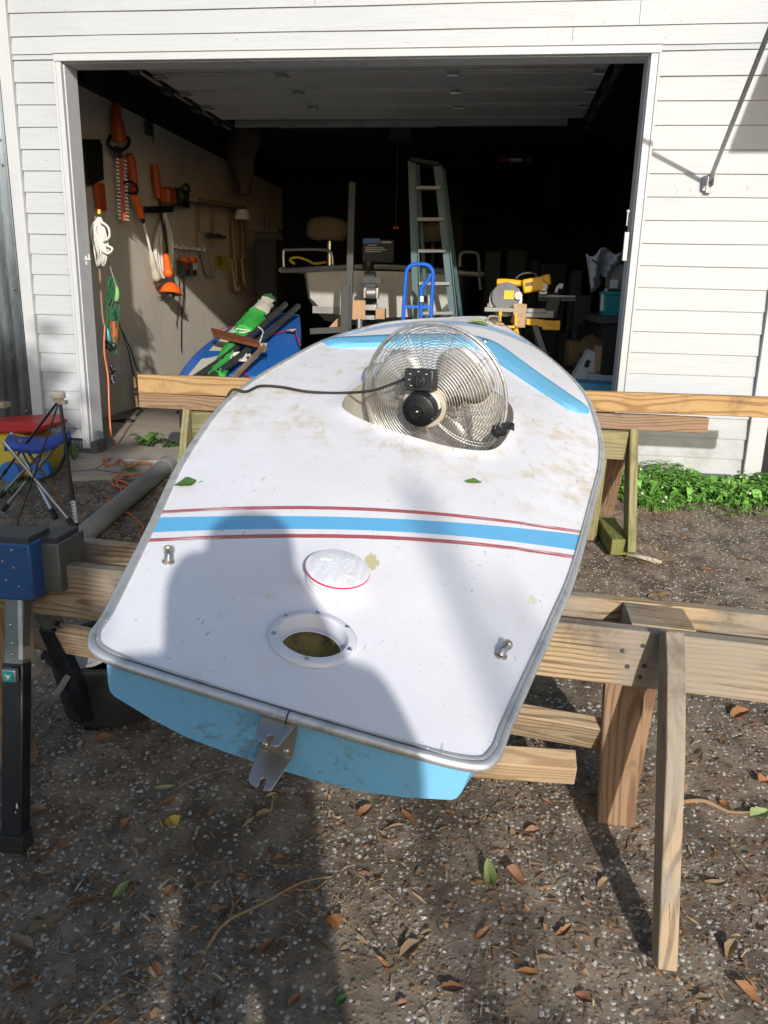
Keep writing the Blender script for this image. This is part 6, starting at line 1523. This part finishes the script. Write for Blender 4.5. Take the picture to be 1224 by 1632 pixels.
# coat hanging from the beam, opener, lights
mb = MB(); rows = []; r = random.Random(12)
for j in range(12):
    v = 200 + 10 * j; row = []
    for i in range(15):
        a = 2 * math.pi * i / 14; w = (.11 + .05 * math.sin(j * .5) + .03 * r.random()) * (1 if j < 9 else .7); c = ay(388 + 3 * math.sin(j * .8), v, 4.2); row.append(c + Vector((w * math.cos(a) * (1 + .15 * math.sin(3 * a + j)), .10 * math.sin(a), 0)))
    rows.append(row)
mb.grid(rows); single('hanging_coat', mb, M['canvas'], 'dim brown coat hanging from the beam in the left corner', 'coat', smooth=50)
t = thing('door_opener', 'garage door opener hanging under the ceiling with a red pull handle', 'door opener', ay(638, 210, 3.0))
mb = MB(); q = ay(638, 210, 3.0); mb.box(q + Vector((0, .15, .01)), (.20, .34, .11)); part(t, 'motor_box', mb, M['clutter_light'], bevel=.01)
mb = MB(); mb.bar((q.x, 2.25, q.z + .07), (q.x, 3.0, q.z + .07), .03, .04); mb.bar((q.x, 3.1, q.z + .05), (q.x, 3.1, 2.6), .03, .03, (1, 0, 0)); part(t, 'rail', mb, M['galv'])
mb = MB(); c1, c2 = ay(634, 222, 2.7), ay(631, 361, 2.7); mb.tube([c1 + Vector((0, 0, .12)), c2], .003, 6); cdp = part(t, 'pull_cord', mb, M['clutter_light'])
mb = MB(); mb.bar(c2 + Vector((-.025, 0, -.01)), c2 + Vector((.025, 0, -.01)), .02, .015); part(cdp, 'pull_handle', mb, M['red_plastic'], bevel=.004)
t = thing('light_bar', 'small red and white light fixture in the dark upper right', 'light', ay(822, 255, 4.5))
for u0, u1, mt_ in ((795, 812, 'red_plastic'), (813, 832, 'white_plastic'), (833, 848, 'red_plastic')): mb = MB(); mb.bar(ay(u0, 255, 4.5), ay(u1, 255, 4.5), .035, .04); part(t, 'lens', mb, M[mt_], bevel=.004)
mb = MB(); mb.bar(ay(793, 249, 4.52), ay(850, 249, 4.52), .03, .05); mb.bar(ay(822, 245, 4.52), Vector((ay(822, 245, 4.52).x, 4.52, 2.6)), .02, .02, (1, 0, 0)); part(t, 'housing', mb, M['clutter'])
mb = MB(); mb.cyl(ay(735, 263, 5), ay(743, 263, 5), .05, 14); mb.bar(ay(739, 258, 5), Vector((ay(739, 258, 5).x, 5, 2.6)), .015, .015, (1, 0, 0)); single('ceiling_lamp', mb, M['clutter_light'], 'dim round lamp hanging left of the red and white light', 'lamp')

# ------------------------------------------------------------------ behind the viewer: who and what throws the shadows
def skin_person():
    me = bpy.data.meshes.new('person'); gz = zg(-4.9)
    X0, Yp = 2.462, -4.72
    J_ = {'pel': (X0, Yp, gz + .97), 'sp': (X0, Yp - .02, gz + 1.20), 'ch': (X0, Yp, gz + 1.42), 'nk': (X0, Yp + .02, gz + 1.56), 'hd0': (X0 - .01, Yp + .06, gz + 1.66), 'hd1': (X0 - .01, Yp + .07, gz + 1.76), 'hd2': (X0 - .01, Yp + .05, gz + 1.83)}
    for s, n in ((-1, 'l'), (1, 'r')):
        J_['sh' + n] = (X0 + s * .20, Yp, gz + 1.49); J_['el' + n] = (X0 + (s * .21 if s > 0 else -.10), Yp + (.05 if s > 0 else .16), gz + 1.27); J_['wr' + n] = (X0 - .08 + s * .10, Yp + .17, gz + 1.66); J_['ha' + n] = (X0 - .09 + s * .085, Yp + .21, gz + 1.64)
        J_['hp' + n] = (X0 + s * .10, Yp, gz + .88); J_['kn' + n] = (X0 + s * .13, Yp + .03, gz + .48); J_['an' + n] = (X0 + s * .15, Yp - .02, gz + .08); J_['to' + n] = (X0 + s * .17, Yp + .15, gz + .035)
    E_ = [('pel', 'sp'), ('sp', 'ch'), ('ch', 'nk'), ('nk', 'hd0'), ('hd0', 'hd1'), ('hd1', 'hd2')]
    for n in 'lr': E_ += [('ch', 'sh' + n), ('sh' + n, 'el' + n), ('el' + n, 'wr' + n), ('wr' + n, 'ha' + n), ('pel', 'hp' + n), ('hp' + n, 'kn' + n), ('kn' + n, 'an' + n), ('an' + n, 'to' + n)]
    rad = {'pel': .165, 'sp': .165, 'ch': .185, 'nk': .06, 'hd0': .095, 'hd1': .105, 'hd2': .085, 'sh': .09, 'el': .075, 'wr': .04, 'ha': .028, 'hp': .09, 'kn': .062, 'an': .042, 'to': .035}
    for s, n in ((-1, 'l'), (1, 'r')):
        for f in range(4):
            b = Vector(J_['ha' + n]); k = 'f%d%s' % (f, n); J_[k] = tuple(b + Vector((-s * .012, .004, .012 * f - .002))); J_[k + 'x'] = tuple(b + Vector((-s * .040, -.004 + .002 * f, .014 * f - .004))); E_ += [('ha' + n, k), (k, k + 'x')]; rad[k] = .009; rad[k + 'x'] = .007
    ks = list(J_); idx = {k: i for i, k in enumerate(ks)}
    me.from_pydata([J_[k] for k in ks], [(idx[a], idx[b]) for a, b in E_], [])
    o = bpy.data.objects.new('person', me); C.objects.link(o); me.materials.append(M['shirt'])
    sk = o.modifiers.new('skin', 'SKIN'); 
    lay = me.skin_vertices[0] if me.skin_vertices else me.attributes.new('s', 'FLOAT', 'POINT')
    for k, i in idx.items():
        r = rad.get(k, rad.get(k[:2], .05)); me.skin_vertices[0].data[i].radius = (r, r)
    me.skin_vertices[0].data[idx['pel']].use_root = True
    s_ = o.modifiers.new('smooth', 'SUBSURF'); s_.levels = 2; s_.render_levels = 2
    tag(o, 'person in dark clothes holding up a phone, casting the long shadow on the boat', 'person')
skin_person()
mb = MB(); mb.box((0, 0, .020), (.078, .158, .009), cm); single('phone', mb, M['black'], 'black phone held up by the person', 'phone', bevel=.003)
def tree(x, y, h, r, crown_c, crown_r, n, label, seed, lean=0.0, low=0):
    rr = random.Random(seed); z0 = zg(y) - .05
    t = thing('tree', label, 'tree', (x, y, z0))
    mb = MB(); mb.tube(cr([(x, y, z0), (x + lean * .3, y, z0 + h * .4), (x + lean, y, z0 + h)], 5), [r * (1 - .055 * i) for i in range(11)], 10)
    for k in range(6):
        a = rr.random() * 6.28; b = Vector((x + lean * .6, y, z0 + h * (.45 + .08 * k))); mb.tube(cr([b, b + Vector((math.cos(a) * h * .12, math.sin(a) * h * .12, h * .08)), b + Vector((math.cos(a) * h * .25, math.sin(a) * h * .25, h * .2))], 4), [r * .4 * (1 - .08 * i) for i in range(9)], 6)
    part(t, 'trunk', mb, M['bark'])
    if n:
        mb = MB()
        PG = [Vector((x_, z_)) for x_, z_ in crown_c]; cl = []
        while len(cl) < 90:
            q = Vector((min(p.x for p in PG) + (max(p.x for p in PG) - min(p.x for p in PG)) * rr.random(), min(p.y for p in PG) + (max(p.y for p in PG) - min(p.y for p in PG)) * rr.random()))
            if inside(q, PG): cl.append(Vector((q.x, y + crown_r * (rr.random() * 2 - 1), q.y)))
        for i in range(n):
            c = cl[rr.randrange(len(cl))] + Vector((rr.gauss(0, .13), rr.gauss(0, .15), rr.gauss(0, .13)))
            a = Vector((rr.gauss(0, 1), rr.gauss(0, 1), rr.gauss(0, .6))).normalized(); b = a.orthogonal().normalized(); s = .06 + .06 * rr.random()
            v = mb.verts([c - a * s, c + b * s * .4, c + a * s, c - b * s * .4]); mb.bm.faces.new(v)
        part(t, 'crown', mb, M['crown'], smooth=0, normals=False)
tree(1.5, -7.35, 2.2, .08, [(0.0, -.9), (2.80, -.9), (2.80, .8), (2.90, 1.5), (2.83, 2.0), (2.5, 2.4), (2.1, 2.8), (1.3, 3.0), (.2, 2.9)], .6, 16000, 'leafy young tree behind the viewer shading the left of the driveway', 1)
for x, y, r, lab in ((4.72, -10.2, .034, 'slender wooden pole far behind the viewer casting the longer thin shadow'), (5.06, -10.9, .026, 'thinner wooden pole behind the viewer beside the slender one')):
    mb = MB(); mb.tube([(x, y, -.95), (x + .02, y, 1.2), (x - .02, y, 3.3)], [r, r * .95, r * .85], 12); single('pole', mb, M['bark'], lab, 'pole')
